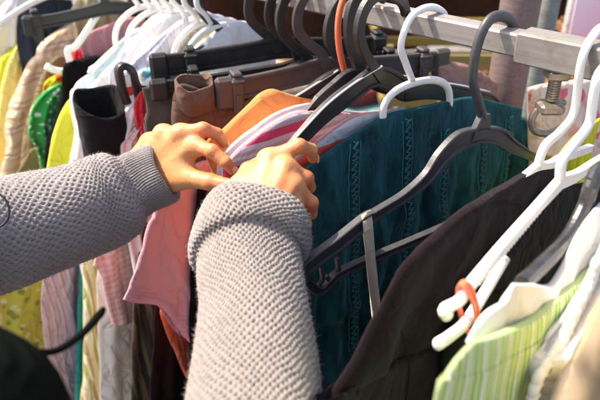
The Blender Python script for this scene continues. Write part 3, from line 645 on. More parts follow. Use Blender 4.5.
broad_hanger(PL(.195,58),'black hanger hook directly left of the orange hook',.016,near=[(335,76),(314,89),(298,99),(286,106)],trim=True)
broad_hanger(PL(.275,64),'black hanger with kinked neck over the long dark bars',.018)
# white hangers further along with white / lilac shirts
wl=['white crescent hanger nearest the black hooks over the yellow trimmed shirt','white crescent hanger over the lilac striped shirt','white crescent hanger third from the black hooks','white crescent hanger fourth from the black hooks','white crescent hanger fifth from the black hooks','white crescent hanger sixth from the black hooks','white crescent hanger farthest from the black hooks']
for k,s_ in enumerate((.455,.485,.515,.545,.575,.605,.64)): crescent_hanger(PL(s_,44),wl[k],'white plastic hangers')
def shirt(label,s,phi,near,top,hem,mat,cat='shirt',name='shirt',**k): return G(name,label,cat,s,phi,near,top,hem,mat,**k)
shirt('white shirt with a bright yellow shoulder line near the black hooks',.455,50,[(198,44),(180,62),(160,90),(150,140)],[(215,32),(232,22),(255,24),(275,40)],-.6,'white2',T=.014,nf=4)
shirt('yellow edged cloth peeping above the white shirt near the black hooks',.475,50,[(192,44),(180,56)],[(205,34),(225,27),(250,22)],-.2,'yellow',cat='cloth',name='cloth',T=.006,nf=2)
shirt('white and lilac striped shirt below the row of white hanger necks',.50,46,[(165,32),(150,46),(128,68),(118,110)],[(185,20),(205,14),(228,20),(240,30)],-.6,'lilac',T=.016)
shirt('plain white shirt left of the lilac striped shirt',.545,44,[(150,26),(130,42),(118,60),(112,100)],[(165,16),(182,10),(200,14)],-.55,'white',T=.016)
shirt('light blue shirt lying diagonally among the white shirts',.66,46,[(128,34),(110,50),(96,66),(88,86)],[(140,28),(155,30),(170,36)],-.5,'lblue',T=.012)
shirt('crisp white blouse whose rounded shoulder rises behind the black rolled trousers',.64,43,[(108,72),(92,84),(80,102),(74,140),(66,200)],[(122,62),(140,60),(160,66)],-.62,'white2',cat='blouse',name='blouse',T=.022,nf=4)
shirt('lime yellow top hanging next to the black rolled trousers',.74,42,[(82,90),(64,106),(55,130),(48,160),(44,210)],[(95,80),(110,74),(130,72)],-.62,'lime',cat='top',name='blouse',T=.02)
shirt('black jacket shoulder above the green floral scarf',.80,42,[(84,58),(66,64),(62,80),(60,100),(50,130),(44,160)],[(98,56),(112,60)],-.5,'black',cat='jacket',name='jacket',T=.02)
shirt('white jacket shoulder beside the black jacket',.72,42,[(100,70),(84,78),(74,88),(70,110)],[(118,62),(140,58)],-.5,'white',cat='jacket',name='jacket',T=.016)
shirt('green and white floral scarf hanging at the left',.86,42,[(58,84),(42,94),(31,110),(28,135),(36,150)],[(62,86),(68,100)],-.47,'greenfl',cat='scarf',name='scarf',T=.016,fold=.008,nf=3)
shirt('yellow top with red print above the green floral scarf',.89,42,[(58,74),(46,82),(43,96),(40,120)],[(64,74),(72,84),(76,96)],-.5,'yred',cat='top',name='blouse',T=.014)
shirt('khaki brown trousers next to the peach striped shirt',.95,42,[(52,60),(42,76),(32,105),(25,133),(20,190),(18,230)],[(60,56),(75,60)],-.75,'khaki',cat='trousers',name='trousers',T=.012)
shirt('peach and cream striped shirt with puffed shoulder at the far left',1.03,38,[(58,32),(38,48),(22,72),(10,105),(2,140),(-4,200)],[(75,22),(95,20),(120,26)],-.62,'striped',cat='striped shirt',name='striped_shirt',T=.035,fold=.009,nf=4,wr=.012)
shirt('pale lemon shirt at the left edge behind the peach striped shirt',1.12,40,[(16,46),(6,70),(0,100),(-6,160),(-8,230)],[(30,36),(50,30)],-.75,'yellow',T=.02)
shirt('lime green dress hem at the left edge above the knitted sleeve',1.22,40,[(0,60),(-8,120),(-10,230)],[(20,40),(40,30)],-.8,'lime',cat='dress',name='dress',T=.03)
shirt('dark denim jeans folded over a hanger at the top left corner',1.08,66,[(18,12),(16,30),(18,52)],[(30,2),(50,-2),(72,0)],-.42,'jeans',cat='jeans',name='jeans',T=.016)
shirt('cream jacket at the top left corner beyond the dark denim',1.25,45,[(8,0),(-6,20),(-12,60)],[(20,-8),(40,-10)],-.5,'white2',cat='jacket',name='jacket',T=.03)
shirt('pale khaki trousers folded along the top of the far hangers',.98,66,[(74,4),(70,14),(74,32)],[(85,-4),(110,-6),(130,4)],-.35,'khaki2',cat='trousers',name='trousers',T=.02,fold=.008)
shirt('dusty pink skirt folded over a clip hanger in the far part of the row',.84,66,[(84,34),(80,46),(84,62)],[(105,26),(125,18),(145,18)],-.33,'dusty',cat='skirt',name='skirt',T=.010)
shirt('red top tucked below the dusty pink skirt',.87,60,[(74,50),(70,60),(72,76)],[(84,40),(95,34)],-.4,'red',cat='top',name='blouse',T=.010)
clip_hanger(PL(.78,62),'black clip hanger behind the light blue shirt',M['black_pl'],.15,-.17,-.115,.022,'clip hangers',M['clear'])
clip_hanger(PL(1.06,64),'dark clip hanger gripping the folded denim jeans',M['black_pl'],.12,-.08,-.105,.013,'clip hangers',M['clear'],clipx=(.09,-.05))
slim_hanger(PL(.95,50),'white hanger arm with curled end over the peach striped shirt',M['white_pl'],'white plastic hangers',.012,.010,bar=False)
# curled white end of that hanger
pc=PL(.79,52); r=root('clothes_hanger','white hanger with large open C shaped tip at the far left','hanger',pc,'white plastic hangers')
hook_part(r,M['white_pl'])
psweep([(0,-.10),(-.08,-.12),(-.17,-.15)],.010,.008).obj('shoulder_arm',M['white_pl'],r,smooth=True)
psweep([(0,-.10)]+pc.L([(78,44),(68,50),(70,64),(64,71),(54,70),(46,66)]),.013,.010,ROUND,6).obj('shoulder_arm',M['white_pl'],r,smooth=True)
r=shirt('bluish purple size clip cloth tab among the far hangers',1.0,60,[(30,24),(26,32),(28,40)],[(34,24),(38,25)],-.27,'lblue',cat='cloth',name='cloth_tab',T=.004) if False else None
# black rolled trousers (open cuff) at left centre
pk=PL(.475,50); r=root('trousers','black trousers with wide rolled open waistband left of the knitted cuff','trousers',pk,GR)
cA=pk.loc(74,104); cB=pk.loc(122,100); cx=(cA[0]+cB[0])/2; hw=abs(cA[0]-cB[0])/2; z0=cA[1]
V=[];Fc=[];n=48; prof=[(-.10,.84),(-.06,.86),(-.02,.90),(0,.94),(.004,.98),(0,1.02),(-.02,1.03),(-.055,1.04),(-.066,1.04),(-.070,1.0),(-.0702,.985),(-.12,.96),(-.15,.95),(-.18,.93),(-.20,.9)]
for i in range(n):
    a=2*math.pi*i/n
    for (dz,k_) in prof:
        w_=.007*math.sin(3*a+dz*9)*(1 if dz<-.03 else .6)
        V.append((cx+(hw*math.cos(a)+w_)*k_,(.045*math.sin(a)+w_*.6)*k_,z0+dz-.020*max(0,math.sin(a-.2))*(1 if dz>-.2 else 0.5)+.002*math.sin(4*a)))
k=len(prof)
for i in range(n):
    for j in range(k-1): Fc.append((i*k+j,i*k+j+1,((i+1)%n)*k+j+1,((i+1)%n)*k+j))
mesh('body',V,Fc,mg['black2'],r,uv=[(v[0]+v[1],v[2]) for v in V])
# hanger end loop with size marker
pe=PL(.455,48); r=root('clothes_hanger','black hanger with long looped end holding a red and white size marker','hanger',pe,GB)
hook_part(r,M['black_pl'],.012,.008,BOX)
e=pe.L([(139,100),(136,84),(131,70),(124,66),(119,70),(122,88),(127,103)])
psweep(e,.010,.012,BOX,6).obj('end_loop',M['black_pl'],r,smooth=True)
psweep([(0,-.10),(.07,-.115),(.14,-.135),e[0]],[.018,.016,.014],.009,IBM,5).obj('shoulder_arm',M['black_pl'],r)
psweep([(0,-.10),(-.07,-.115),(-.14,-.14),(-.2,-.17)],[.018,.016,.014],.009,IBM,5).obj('shoulder_arm',M['black_pl'],r)
a=pe.loc(127,80); MB().box((a[0],0,a[1]),(.010,.006,.016),bev=.001).obj('size_marker',M['label_w'],r)
a=pe.loc(129,91); MB().box((a[0],0,a[1]),(.010,.006,.013),bev=.001).obj('size_marker',M['label_r'],r)
# pieces between cuff and corduroy
shirt('white top beside the looped hanger end above the knitted cuff',.45,48,[(140,96),(126,108),(119,125),(114,160)],[(150,92),(170,90)],-.5,'white',cat='top',name='blouse',T=.012)
shirt('bright red top squeezed between the white top and the corduroy',.43,50,[(140,92),(134,104),(136,130),(138,170)],[(150,88),(170,88)],-.5,'red',cat='top',name='blouse',T=.010)
shirt('pale pink blouse just behind the wrist of the left hand',.44,48,[(140,120),(126,138),(120,155)],[(150,112),(165,110)],-.35,'peach',cat='blouse',name='blouse',T=.010)
# lower hanging pieces, from near to far
shirt('pink short sleeved shirt hanging under the two hands',.335,42,[(192,168),(172,185),(154,210),(138,250),(120,297)],[(205,160),(235,158),(280,170)],0,'pink',T=.012,fold=.005,nf=3,nu=70,wr=.005,seam=True,bot=[(138,301),(156,304),(168,318),(182,337),(205,334),(240,320),(290,300)])
shirt('coral red top with a hem corner under the pink shirt',.36,42,[(170,190),(165,250),(164,300),(161,318),(186,378)],[(185,180),(230,180)],0,'coral',cat='top',name='blouse',T=.010,fold=.003,nf=3,bot=[(200,370),(260,350)])
shirt('black trousers in the dark gap left of the right sleeve',.31,44,[(198,190),(190,260),(188,330),(187,420),(187,520)],[(215,180),(260,180)],-1.0,'black',cat='trousers',name='trousers',T=.014)
shirt('very dark brown skirt seen in the gap below the coral hem',.40,44,[(165,200),(158,280),(152,360),(150,460)],[(185,190),(230,190)],-1.0,'maroon',cat='skirt',name='skirt',T=.012)
shirt('olive and brown striped dress right of the ivory trousers',.46,43,[(150,190),(140,250),(132,310),(131,380),(130,470)],[(170,180),(220,180)],-1.0,'browndark',cat='dress',name='dress',T=.014,fold=.007)
shirt('pink gingham shirt whose hem shows under the left cuff',.52,42,[(128,180),(110,220),(94,264),(99,272)],[(150,170),(190,170)],-.56,'pinkcheck',T=.010,fold=.003,botfar=-.66)
shirt('ivory cotton trousers hanging straight down below the knitted sleeve',.56,43,[(108,190),(100,240),(98,300),(101,360),(104,450)],[(130,180),(180,180)],-1.05,'whitetr',cat='trousers',name='trousers',T=.010,fold=.005,nf=4)
shirt('yellow and brown striped dress left of the ivory trousers',.62,43,[(96,180),(86,240),(83,300),(84,360),(80,440)],[(120,170),(160,170)],-1.1,'ystripe',cat='dress',name='dress',T=.012,fold=.008)
shirt('teal green skirt hem showing below the pale pink tunic',.66,43,[(90,190),(80,260),(75,330),(74,400)],[(110,180),(150,180)],-.92,'tealc',cat='skirt',name='skirt',T=.010)
shirt('pale pink patterned tunic under the knitted sleeve',.70,42,[(76,190),(52,230),(42,280),(40,320),(46,356)],[(100,180),(140,180)],-.86,'palefloral',cat='tunic',name='tunic',T=.014,fold=.005,botfar=-.9)
shirt('yellow and green floral dress at the lower left behind the bag',.82,42,[(40,180),(15,230),(0,270),(-8,330),(-8,400)],[(70,170),(110,170)],-1.1,'yfloral',cat='dress',name='dress',T=.02)
shirt('dark green coat farther along the rail behind the floral dress',.92,42,[(30,150),(5,200),(-15,280),(-18,400)],[(60,140),(100,140)],-1.15,'khaki',cat='coat',name='coat',T=.02)
# ------------------------------------------------------------------ person
def surface_nets(f,lo,h):
    nx,ny,nz=f.shape; s=f<0
    c=np.zeros((nx-1,ny-1,nz-1,3)); cnt=np.zeros((nx-1,ny-1,nz-1))
    corners=[(i,j,k) for i in(0,1) for j in(0,1) for k in(0,1)]
    def sub(A,c_): return A[c_[0]:nx-1+c_[0],c_[1]:ny-1+c_[1],c_[2]:nz-1+c_[2]]
    for a in corners:
        for ax in range(3):
            if a[ax]==0:
                b=list(a); b[ax]=1; fa,fb=sub(f,a),sub(f,b); m=(fa<0)!=(fb<0)
                t=np.where(m,fa/np.where(m,fa-fb,1),0)
                for q in range(3): c[...,q]+=np.where(m,a[q]+(t if q==ax else 0),0)
                cnt+=m
    act=cnt>0; idx=-np.ones(act.shape,dtype=np.int64); idx[act]=np.arange(act.sum())
    g=np.stack(np.nonzero(act),1); V=lo+h*(g+c[act]/cnt[act][:,None])
    Fc=[]
    for ax in range(3):
        o1,o2=[(1,2),(2,0),(0,1)][ax]
        sa=[slice(None)]*3; sb=[slice(None)]*3; sa[ax]=slice(0,-1); sb[ax]=slice(1,None)
        A,B=s[tuple(sa)],s[tuple(sb)]; e=np.stack(np.nonzero(A!=B),1)
        e=e[(e[:,o1]>0)&(e[:,o2]>0)&(e[:,o1]<f.shape[o1]-1)&(e[:,o2]<f.shape[o2]-1)]
        fl=A[e[:,0],e[:,1],e[:,2]]
        def I(d1,d2):
            q=e.copy(); q[:,o1]-=d1; q[:,o2]-=d2; return idx[q[:,0],q[:,1],q[:,2]]
        q=np.stack([I(0,0),I(1,0),I(1,1),I(0,1)],1); q=np.where(fl[:,None],q,q[:,::-1]); Fc.append(q)
    return V,np.concatenate(Fc)
def cap(P,a,b,ra,rb):
    a=np.array(a);b=np.array(b);ab=b-a; t=np.clip(((P-a)@ab)/(ab@ab),0,1); return np.linalg.norm(P-a-t[...,None]*ab,axis=-1)-(ra+t*(rb-ra))
def smin(a,b,k): 
    h=np.clip(.5+.5*(b-a)/k,0,1); return b*(1-h)+a*h-k*h*(1-h)
def grid(lo,hi,h):
    ax=[np.arange(lo[i],hi[i]+h,h,dtype=np.float32) for i in range(3)]; return np.stack(np.meshgrid(*ax,indexing='ij'),-1).astype(np.float32)
def make_hand(W0,arm,mcp,fing,thumb,h=.00115,fr=.0079,back=None):
    """all points in world metres"""
    pts=[np.array(W0)]+[np.array(p) for p in mcp]+[np.array(p) for f_ in fing for p in f_]+[np.array(p) for p in thumb]+[np.array(arm)]
    lo=np.min(pts,0)-.03; hi=np.max(pts,0)+.03
    P=grid(lo,hi,h)
    W0=np.array(W0); bk=np.array(back)
    palm=cap(P,W0,arm,.0255,.030)
    # flattened wrist/palm made of metacarpal capsules
    wr=[W0+(np.array(m)-np.mean(mcp,0))*.42 for m in mcp]
    for i,m_ in enumerate(mcp):
        palm=smin(palm,cap(P,wr[i],m_,.0155,[.0118,.0120,.0114,.0102][i]),.012)
    for i in range(3):
        mid=(np.array(mcp[i])+np.array(mcp[i+1]))/2; palm=smin(palm,cap(P,(wr[i]+wr[i+1])/2-bk*.004,mid-bk*.003+(W0-mid)*.06,.013,.0092),.008)
    for i,m_ in enumerate(mcp):   # knuckles, tendons
        m_=np.array(m_); palm=smin(palm,cap(P,m_+bk*.0016,m_+bk*.0012+(np.array(fing[i][0])-m_)*.12,.0088,.0085),.006)
        palm=smin(palm,cap(P,wr[i]*.6+m_*.4+bk*.0120,m_+bk*.0088,.0022,.0028),.0055)
    for (q0,q1,sd) in ((0,1,.5),(2,3,.4)):
        palm=smin(palm,cap(P,(wr[q0]+wr[q1])/2+bk*.0135,(np.array(mcp[q0])*.6+np.array(mcp[q1])*.4)*.6+W0*.4+bk*.0118,.0016,.0016),.003)
    fd=None; redp=[]
    th=[np.array(p) for p in thumb]
    T_=cap(P,th[0],th[1],.0150,.0118); T_=smin(T_,cap(P,th[1],th[2],.0108,.0098),.004); T_=smin(T_,cap(P,th[2],th[3],.0096,.0078),.003)
    T_=smin(T_,cap(P,th[0]*.5+W0*.5,th[0]*.3+np.array(mcp[0])*.3+th[1]*.4,.014,.010),.010)
    res=smin(palm,T_,.012); redp+= [th[3],th[2]]
    for i,f_ in enumerate(fing):
        m_=np.array(mcp[i]); a,b,c=[np.array(p) for p in f_]; s=[1,1.02,.97,.86][i]
        F=cap(P,m_,a,fr*s*1.12,fr*s*.96); F=smin(F,cap(P,a,b,fr*s*.98,fr*s*.88),.003); F=smin(F,cap(P,b,c,fr*s*.88,fr*s*.74),.002)
        F=smin(F,cap(P,a+bk*.0016,a+bk*.0012+(b-a)*.05,fr*s*.80,fr*s*.80),.003)   # PIP bulge
        # crease grooves over the PIP joint
        ax=(b-m_)/np.linalg.norm(b-m_); tt=(P-a)@ax; dist=np.linalg.norm(P-a,axis=-1)
        F=F+.00045*np.clip(np.cos(tt/.0026*6.28),0,1)**2*np.exp(-(tt/.005)**2)*(dist<.02)
        res=np.minimum(res,smin(palm,F,.0065)); redp+=[a,c]
    V,Fc=surface_nets(res,lo,h)
    red=np.zeros(len(V))
    for p in redp: red=np.maximum(red,np.exp(-(np.linalg.norm(V-p,axis=1)/.017)**2))
    for m_ in mcp: red=np.maximum(red,.4*np.exp(-(np.linalg.norm(V-(np.array(m_)+bk*.01),axis=1)/.009)**2))
    return V,Fc,red
def w3(*a): return tuple(W(*a))
camdir=Vector((0,0,EYE))
# the hand at photo left (her left hand)
bkL=(Vector((0,0,EYE))-W(170,150,.76)).normalized(); bkL=(bkL+Vector((0,0,.35))).normalized()
HL=make_hand(w3(140,176,.785),w3(90,196,.78),[w3(195,146,.738),w3(180,134,.745),w3(163,134,.758),w3(149,142,.776)],
  [[w3(212,151,.719),w3(225,162,.718),w3(233,171,.724)],[w3(203,129,.735),w3(217,134,.745),w3(224,143,.764)],[w3(182,131,.785),w3(194,141,.805),w3(198,153,.815)],[w3(162,143,.81),w3(174,152,.82),w3(180,160,.825)]],
  [w3(167,181,.762),w3(190,178,.744),w3(210,182,.730),w3(230,185,.722)],back=tuple(bkL))
bkR=(Vector((0,0,EYE))-W(270,190,.65)).normalized(); bkR=(bkR+Vector((.2,0,.25))).normalized()
HR=make_hand(w3(257,232,.632),w3(255,300,.575),[w3(268,160,.668),w3(285,168,.659),w3(293,186,.654),w3(292,207,.652)],
  [[w3(299,146,.662),w3(311,150,.682),w3(313,158,.700)],[w3(306,178,.667),w3(309,187,.692),w3(300,193,.708)],[w3(311,203,.664),w3(311,213,.688),w3(301,216,.702)],[w3(305,224,.658),w3(304,233,.678),w3(297,234,.69)]],
  [w3(245,206,.650),w3(240,186,.664),w3(249,171,.680),w3(262,162,.697)],back=tuple(bkR))
# rest of the body, coarse
O=Vector((0,0,EYE)); SHR=(-.09,-.02,1.42); SHL=(-.43,.06,1.42); HC=(-.26,.04,1.62)
def coarse(fn,lo,hi,h):
    P=grid(np.array(lo),np.array(hi),h); return surface_nets(fn(P),np.array(lo),h)
def ell(P,c,r): 
    q=(P-np.array(c))/np.array(r); l=np.linalg.norm(q,axis=-1); return (l-1)*min(r)
ELR=tuple(W(252,480,.44)); ELL=(-.39,.44,1.33)
def body(P):
    d=ell(P,(HC[0],HC[1],HC[2]+.03),(.074,.092,.088)); d=smin(d,ell(P,(HC[0],HC[1]+.03,HC[2]-.035),(.055,.06,.06)),.03)
    d=smin(d,cap(P,(HC[0],HC[1]+.086,HC[2]+.015),(HC[0],HC[1]+.108,HC[2]-.012),.008,.012),.012)  # nose
    for s in(-1,1):
        d=smin(d,ell(P,(HC[0]+s*.078,HC[1]-.005,HC[2]),(.010,.018,.030)),.006)
        e=ell(P,(HC[0]+s*.031,HC[1]+.094,HC[2]+.022),(.018,.012,.011)); d=np.maximum(d,-e); d=np.minimum(d,ell(P,(HC[0]+s*.031,HC[1]+.080,HC[2]+.022),(.0125,.0125,.0115)))
    d=smin(d,ell(P,(HC[0],HC[1]+.088,HC[2]-.042),(.024,.012,.009)),.006)
    d=smin(d,cap(P,(HC[0],HC[1]-.015,HC[2]-.04),(HC[0],-.0,1.44),.05,.055),.03)
    d=smin(d,cap(P,(-.20,-.0,1.38),(-.32,.03,1.38),.085,.085),.05); d=smin(d,ell(P,(-.26,0,1.15),(.14,.10,.3)),.05)
    for s,sh,el in((1,SHR,ELR),(-1,SHL,ELL)): d=smin(d,cap(P,sh,el,.045,.036),.03)
    for s in(-1,1):
        hx=-.26+s*.09; d=smin(d,cap(P,(hx,0,.9),(hx,.01,.5),.08,.05),.05); d=smin(d,cap(P,(hx,.01,.5),(hx,-.01,.09),.048,.034),.03); d=smin(d,cap(P,(hx,-.02,.05),(hx,.13,.035),.035,.028),.02)
    return d
BV,BF=coarse(body,(-.55,-.2,-.0),(.12,.62,1.82),.008)
FR=tube([ELR,w3(254,400,.50),w3(255,300,.575)],[.036,.034,.029],None,20); FL=tube([ELL,w3(20,232,.71),w3(90,196,.78)],[.036,.034,.029],None,20)
V=[HL[0],HR[0],BV,np.array(FR.v),np.array(FL.v)]; Fs=[HL[1],HR[1],BF]
off=0;FF=[]
for i,(v,f) in enumerate(zip(V,[HL[1],HR[1],BF,FR.f,FL.f])):
    FF+=[[int(k)+off for k in q] for q in f]; off+=len(v)
red=np.concatenate([HL[2],HR[2],np.zeros(len(BV)+len(FR.v)+len(FL.v))])
per=thing('person','person in a chunky grey knitted sweater sorting the hangers with both hands','person',(-.26,0,0))
bo=mesh('body',np.concatenate(V)-np.array([-.26,0,0]),FF,M['skin'],per)
bo.data.update(); at=bo.data.attributes.new('red','FLOAT','POINT'); at.data.foreach_set('value',red.astype(np.float32))
OFF=np.array([-.26,0,0])
nailm=NT('finger_nail'); nailm.b.inputs['Base Color'].default_value=(.60,.30,.19,1); nailm.b.inputs['Roughness'].default_value=.25
def nail(c,prev,bk,r):
    c=Vector(c); dr=(c-Vector(prev)).normalized(); n_=Vector(bk); n_=(n_-dr*n_.dot(dr)).normalized(); l_=dr.cross(n_)
    V=[];Fc=[]
    for i in range(9):
        ph=-math.pi/2+math.pi*i/8
        for j in range(16):
            t_=2*math.pi*j/16; x=.0056*math.cos(ph)*math.cos(t_); y=.0045*math.cos(ph)*math.sin(t_); z=.0009*math.sin(ph)-y*y*55
            V.append(tuple(c+dr*(x+.001)+l_*y+n_*(z+r)-Vector((-.26,0,0))))
    for i in range(8):
        for j in range(16): Fc.append((i*16+j,i*16+(j+1)%16,(i+1)*16+(j+1)%16,(i+1)*16+j))
    mesh('finger_nail',V,Fc,nailm.m,per)
nail(w3(233,171,.724),w3(225,162,.718),tuple((Vector(bkL)+Vector((.25,0,.3))).normalized()),.0062)
nail(w3(230,185,.722),w3(210,182,.730),tuple(bkL),.0078)
nail(w3(313,158,.700),w3(311,150,.682),tuple((Vector(bkR)+Vector((.6,0,0))).normalized()),.0062)
nail(w3(224,143,.764),w3(217,134,.745),tuple((Vector(bkL)+Vector((.4,0,.3))).normalized()),.0062)
hairm=NT('brown_hair'); tc=hairm.N('ShaderNodeTexCoord').outputs['Object']; hairm.L(hairm.mix(hairm.noise(hairm.map(tc,(300,300,20)),1,4),(.03,.015,.008),(.10,.05,.025)),hairm.b.inputs['Base Color']); hairm.L(hairm.bump(hairm.noise(hairm.map(tc,(300,300,20)),1,4),.8,.004),hairm.b.inputs['Normal']); hairm.b.inputs['Roughness'].default_value=.45
def hair(P):
    d=ell(P,(HC[0],HC[1]-.012,HC[2]+.045),(.088,.098,.092)); d=smin(d,cap(P,(HC[0],HC[1]-.06,HC[2]+.02),(HC[0],HC[1]-.09,HC[2]-.16),.065,.04),.04)
    return np.maximum(d,-ell(P,(HC[0],HC[1]+.12,HC[2]-.03),(.085,.11,.10)))
v_,f_=coarse(hair,(HC[0]-.12,-.2,1.38),(HC[0]+.12,.2,1.8),.006); mesh('hair',v_-OFF,f_,hairm.m,per)
def sweater(P):
    d=cap(P,(-.19,-.0,1.385),(-.33,.03,1.385),.098,.098); d=smin(d,ell(P,(-.26,0,1.12),(.165,.125,.34)),.06)
    for sh,el in((SHR,ELR),(SHL,ELL)): d=smin(d,cap(P,sh,el,.062,.054),.04)
    d=np.maximum(d,-(P[...,2]-.86)*1.0*0-0) if False else np.maximum(d,.86-P[...,2]); d=np.maximum(d,-cap(P,(-.26,.0,1.46),(-.26,-.01,1.6),.062,.062)); return d
v_,f_=coarse(sweater,(-.56,-.2,.82),(.14,.64,1.56),.007); mesh('sweater_body',v_-OFF,f_,M['knit_w'],per,uv=[(p[0]+p[1],p[2]) for p in v_])
def trous(P):
    d=ell(P,(-.26,0,.92),(.16,.115,.12))
    for s in(-1,1):
        hx=-.26+s*.09; d=smin(d,cap(P,(hx,0,.88),(hx,.01,.5),.092,.066),.05); d=smin(d,cap(P,(hx,.01,.5),(hx,-.01,.12),.066,.055),.03)
    return np.maximum(d,.10-P[...,2])
v_,f_=coarse(trous,(-.5,-.2,.05),(-.02,.2,1.06),.009); mesh('trousers',v_-OFF,f_,mg['jeans'],per,uv=[(p[0]+p[1],p[2]) for p in v_])
for s in(-1,1):
    hx=-.26+s*.09; v_,f_=coarse(lambda P:np.maximum(smin(cap(P,(hx,-.03,.05),(hx,.15,.04),.045,.038),cap(P,(hx,-.02,.05),(hx,-.02,.12),.044,.048),.03),.002-P[...,2]),(hx-.08,-.1,-.02),(hx+.08,.24,.2),.006); mesh('shoe',v_-OFF,f_,M['black_pl'],per)
# knitted sleeves with real stitch relief
def sleeve(name,ctr,prof,na,db,cell,mode,mat,amp=.0016,seed=1,fuzz=9000,rib=None,wrink=.0042,upv=(0,0,1)):
    """ctr: world points from cuff to elbow; prof: list of (arc position, radius) incl. the rolled cuff"""
    C_=[np.array(p) for p in smooth(ctr,14)]; C_=np.array(C_); d=np.concatenate([[0],np.cumsum(np.linalg.norm(np.diff(C_,axis=0),axis=1))])
    pr=np.array(prof); L=np.concatenate([[0],np.cumsum(np.linalg.norm(np.diff(pr,axis=0),axis=1))]); nb=int(L[-1]/db)
    t=np.linspace(0,L[-1],nb); ps=np.interp(t,L,pr[:,0]); rs=np.interp(t,L,pr[:,1])
    k=9; ker=np.ones(k)/k
    for _ in range(2): ps=np.convolve(np.pad(ps,k//2,'edge'),ker,'valid'); rs=np.convolve(np.pad(rs,k//2,'edge'),ker,'valid')
    def cen(q): return np.stack([np.interp(q,d,C_[:,i]) for i in range(3)],-1)
    qq=np.clip(ps,d[0],d[-1]); c=cen(qq)
    # extend before the start
    t0=(C_[2]-C_[0]); t0/=np.linalg.norm(t0); c=c+np.minimum(ps,0)[:,None]*t0
    tg=cen(np.clip(qq+.012,0,d[-1]))-cen(np.clip(qq-.012,0,d[-1])); tg/=np.linalg.norm(tg,axis=1)[:,None]
    up=np.array(upv,float); a=up-tg*(tg@up)[:,None]; a/=np.linalg.norm(a,axis=1)[:,None]; b=np.cross(tg,a)
    th=np.linspace(0,2*math.pi,na,endpoint=False)
    TH,T2=np.meshgrid(th,t); R=np.repeat(rs[:,None],na,1)
    rm=float(np.mean(pr[:,1])); around=round(2*math.pi*rm/cell[0]); A=TH/(2*math.pi)*around; Bq=T2/cell[1]
    # low frequency wrinkles
    wv=np.zeros_like(R); r_=np.random.default_rng(seed)
    for q in range(7):
        m_=r_.integers(1,5); fr=r_.uniform(8,55); wv+=np.sin(m_*TH+fr*T2+r_.uniform(0,6))/(1+.25*q)
    wv=wv/3*wrink*np.clip(T2/.05,0,1)
    jit=.12*np.sin(A*.9+Bq*.31+seed)+.1*np.sin(Bq*1.3+TH*5)+.35*np.sin(TH*2+T2*17+seed)+.15*np.sin(TH*5-T2*41)
    Aj,Bj=A+jit,Bq+.12*np.sin(A*1.1+seed*2)+.22*np.sin(TH*3+T2*23)+.1*np.sin(TH*7-T2*31)
    if mode=='grain':      # staggered purl bumps with small pits
        row=np.floor(Bj); off=.5*(row%2); cid=np.floor(Aj+off); rnd=np.sin(cid*12.9898+row*78.233)*43758.5453; rnd=rnd-np.floor(rnd)
        fa=(Aj+off)%1-.5; fb=Bj%1-.5; sl_=fa*.35
        hgt=np.clip(1-(fa/.60)**2,0,1)**.5*np.clip(1-((fb-sl_)/.62)**2,0,1)**.5; hgt=.5*hgt+.2*rnd-.1+.12*np.sin(2*math.pi*(Aj*3+Bj*2))
        hgt-=(1.0+1.3*rnd)*np.exp(-((np.abs(fa)-.5)/.15)**2-((fb)/.31)**2)
    else:                  # open lattice: diagonal yarns with pits
        p1=Aj+Bj*.5; p2=Aj-Bj*.5
        y1=np.abs(np.sin(math.pi*p1)); y2=np.abs(np.sin(math.pi*p2)); hgt=np.maximum(y1,y2)**1.4+.25*np.cos(2*math.pi*Bj); hgt=hgt*.8+.12*np.sin(2*math.pi*(Aj*3+Bj*2))-1.7*np.exp(-(y1**2+y2**2)/.13)*(.75+.4*np.sin(np.round(p1)*5.1+np.round(p2)*3.7))
    if rib:
        n_r,te,r0=rib; rb=np.abs(np.sin(TH*n_r/2))**.6+.18*np.abs(np.sin(math.pi*T2/.0026+np.sign(np.sin(TH*n_r))*.6)); m_=1/(1+np.exp((T2-te)/.0025)); m_=m_*(T2>=r0) if r0 else m_
        hgt=hgt*(1-m_)+(rb*1.2)*m_
    nz=r_.normal(0,.06,hgt.shape); hgt=hgt+nz
    # displacement direction: surface normal of the profile in the (axis, radius) plane
    dp=np.gradient(ps); dr=np.gradient(rs); ln=np.sqrt(dp**2+dr**2)+1e-9; nr=(dp/ln)[:,None]; nt=(-dr/ln)[:,None]
    H=hgt*amp+wv
    rad=R+H*nr; axo=H*nt
    V=c[:,None]+a[:,None]*(np.cos(TH)*rad)[...,None]+b[:,None]*(np.sin(TH)*rad)[...,None]+tg[:,None]*axo[...,None]
    idx=np.arange(nb*na).reshape(nb,na); i2=np.roll(idx,-1,1)
    Fc=np.stack([idx[:-1].ravel(),i2[:-1].ravel(),i2[1:].ravel(),idx[1:].ravel()],1)
    uv=np.stack([TH*rm,T2],-1).reshape(-1,2); Vf=V.reshape(-1,3)
    # fuzz
    k=r_.integers(0,len(Vf),fuzz); base=Vf[k]; ce=np.repeat(c[:,None],na,1).reshape(-1,3)[k]; nn=base-ce; nn/=np.linalg.norm(nn,axis=1)[:,None]
    rd=r_.normal(0,1,(fuzz,3)); dirn=nn*.7+rd*.6; dirn/=np.linalg.norm(dirn,axis=1)[:,None]; ln_=r_.uniform(.0012,.0042,fuzz)[:,None]
    w_=np.cross(dirn,r_.normal(0,1,(fuzz,3))); w_/=np.linalg.norm(w_,axis=1)[:,None]; w_*=.00011
    mid=base+dirn*ln_*.55+nn*.0002; tip=base+dirn*ln_+r_.normal(0,.0006,(fuzz,3))
    FV=np.stack([base-w_,base+w_,mid+w_*.8,mid-w_*.8,tip],1).reshape(-1,3); n0=len(Vf); i0=n0+np.arange(fuzz)*5
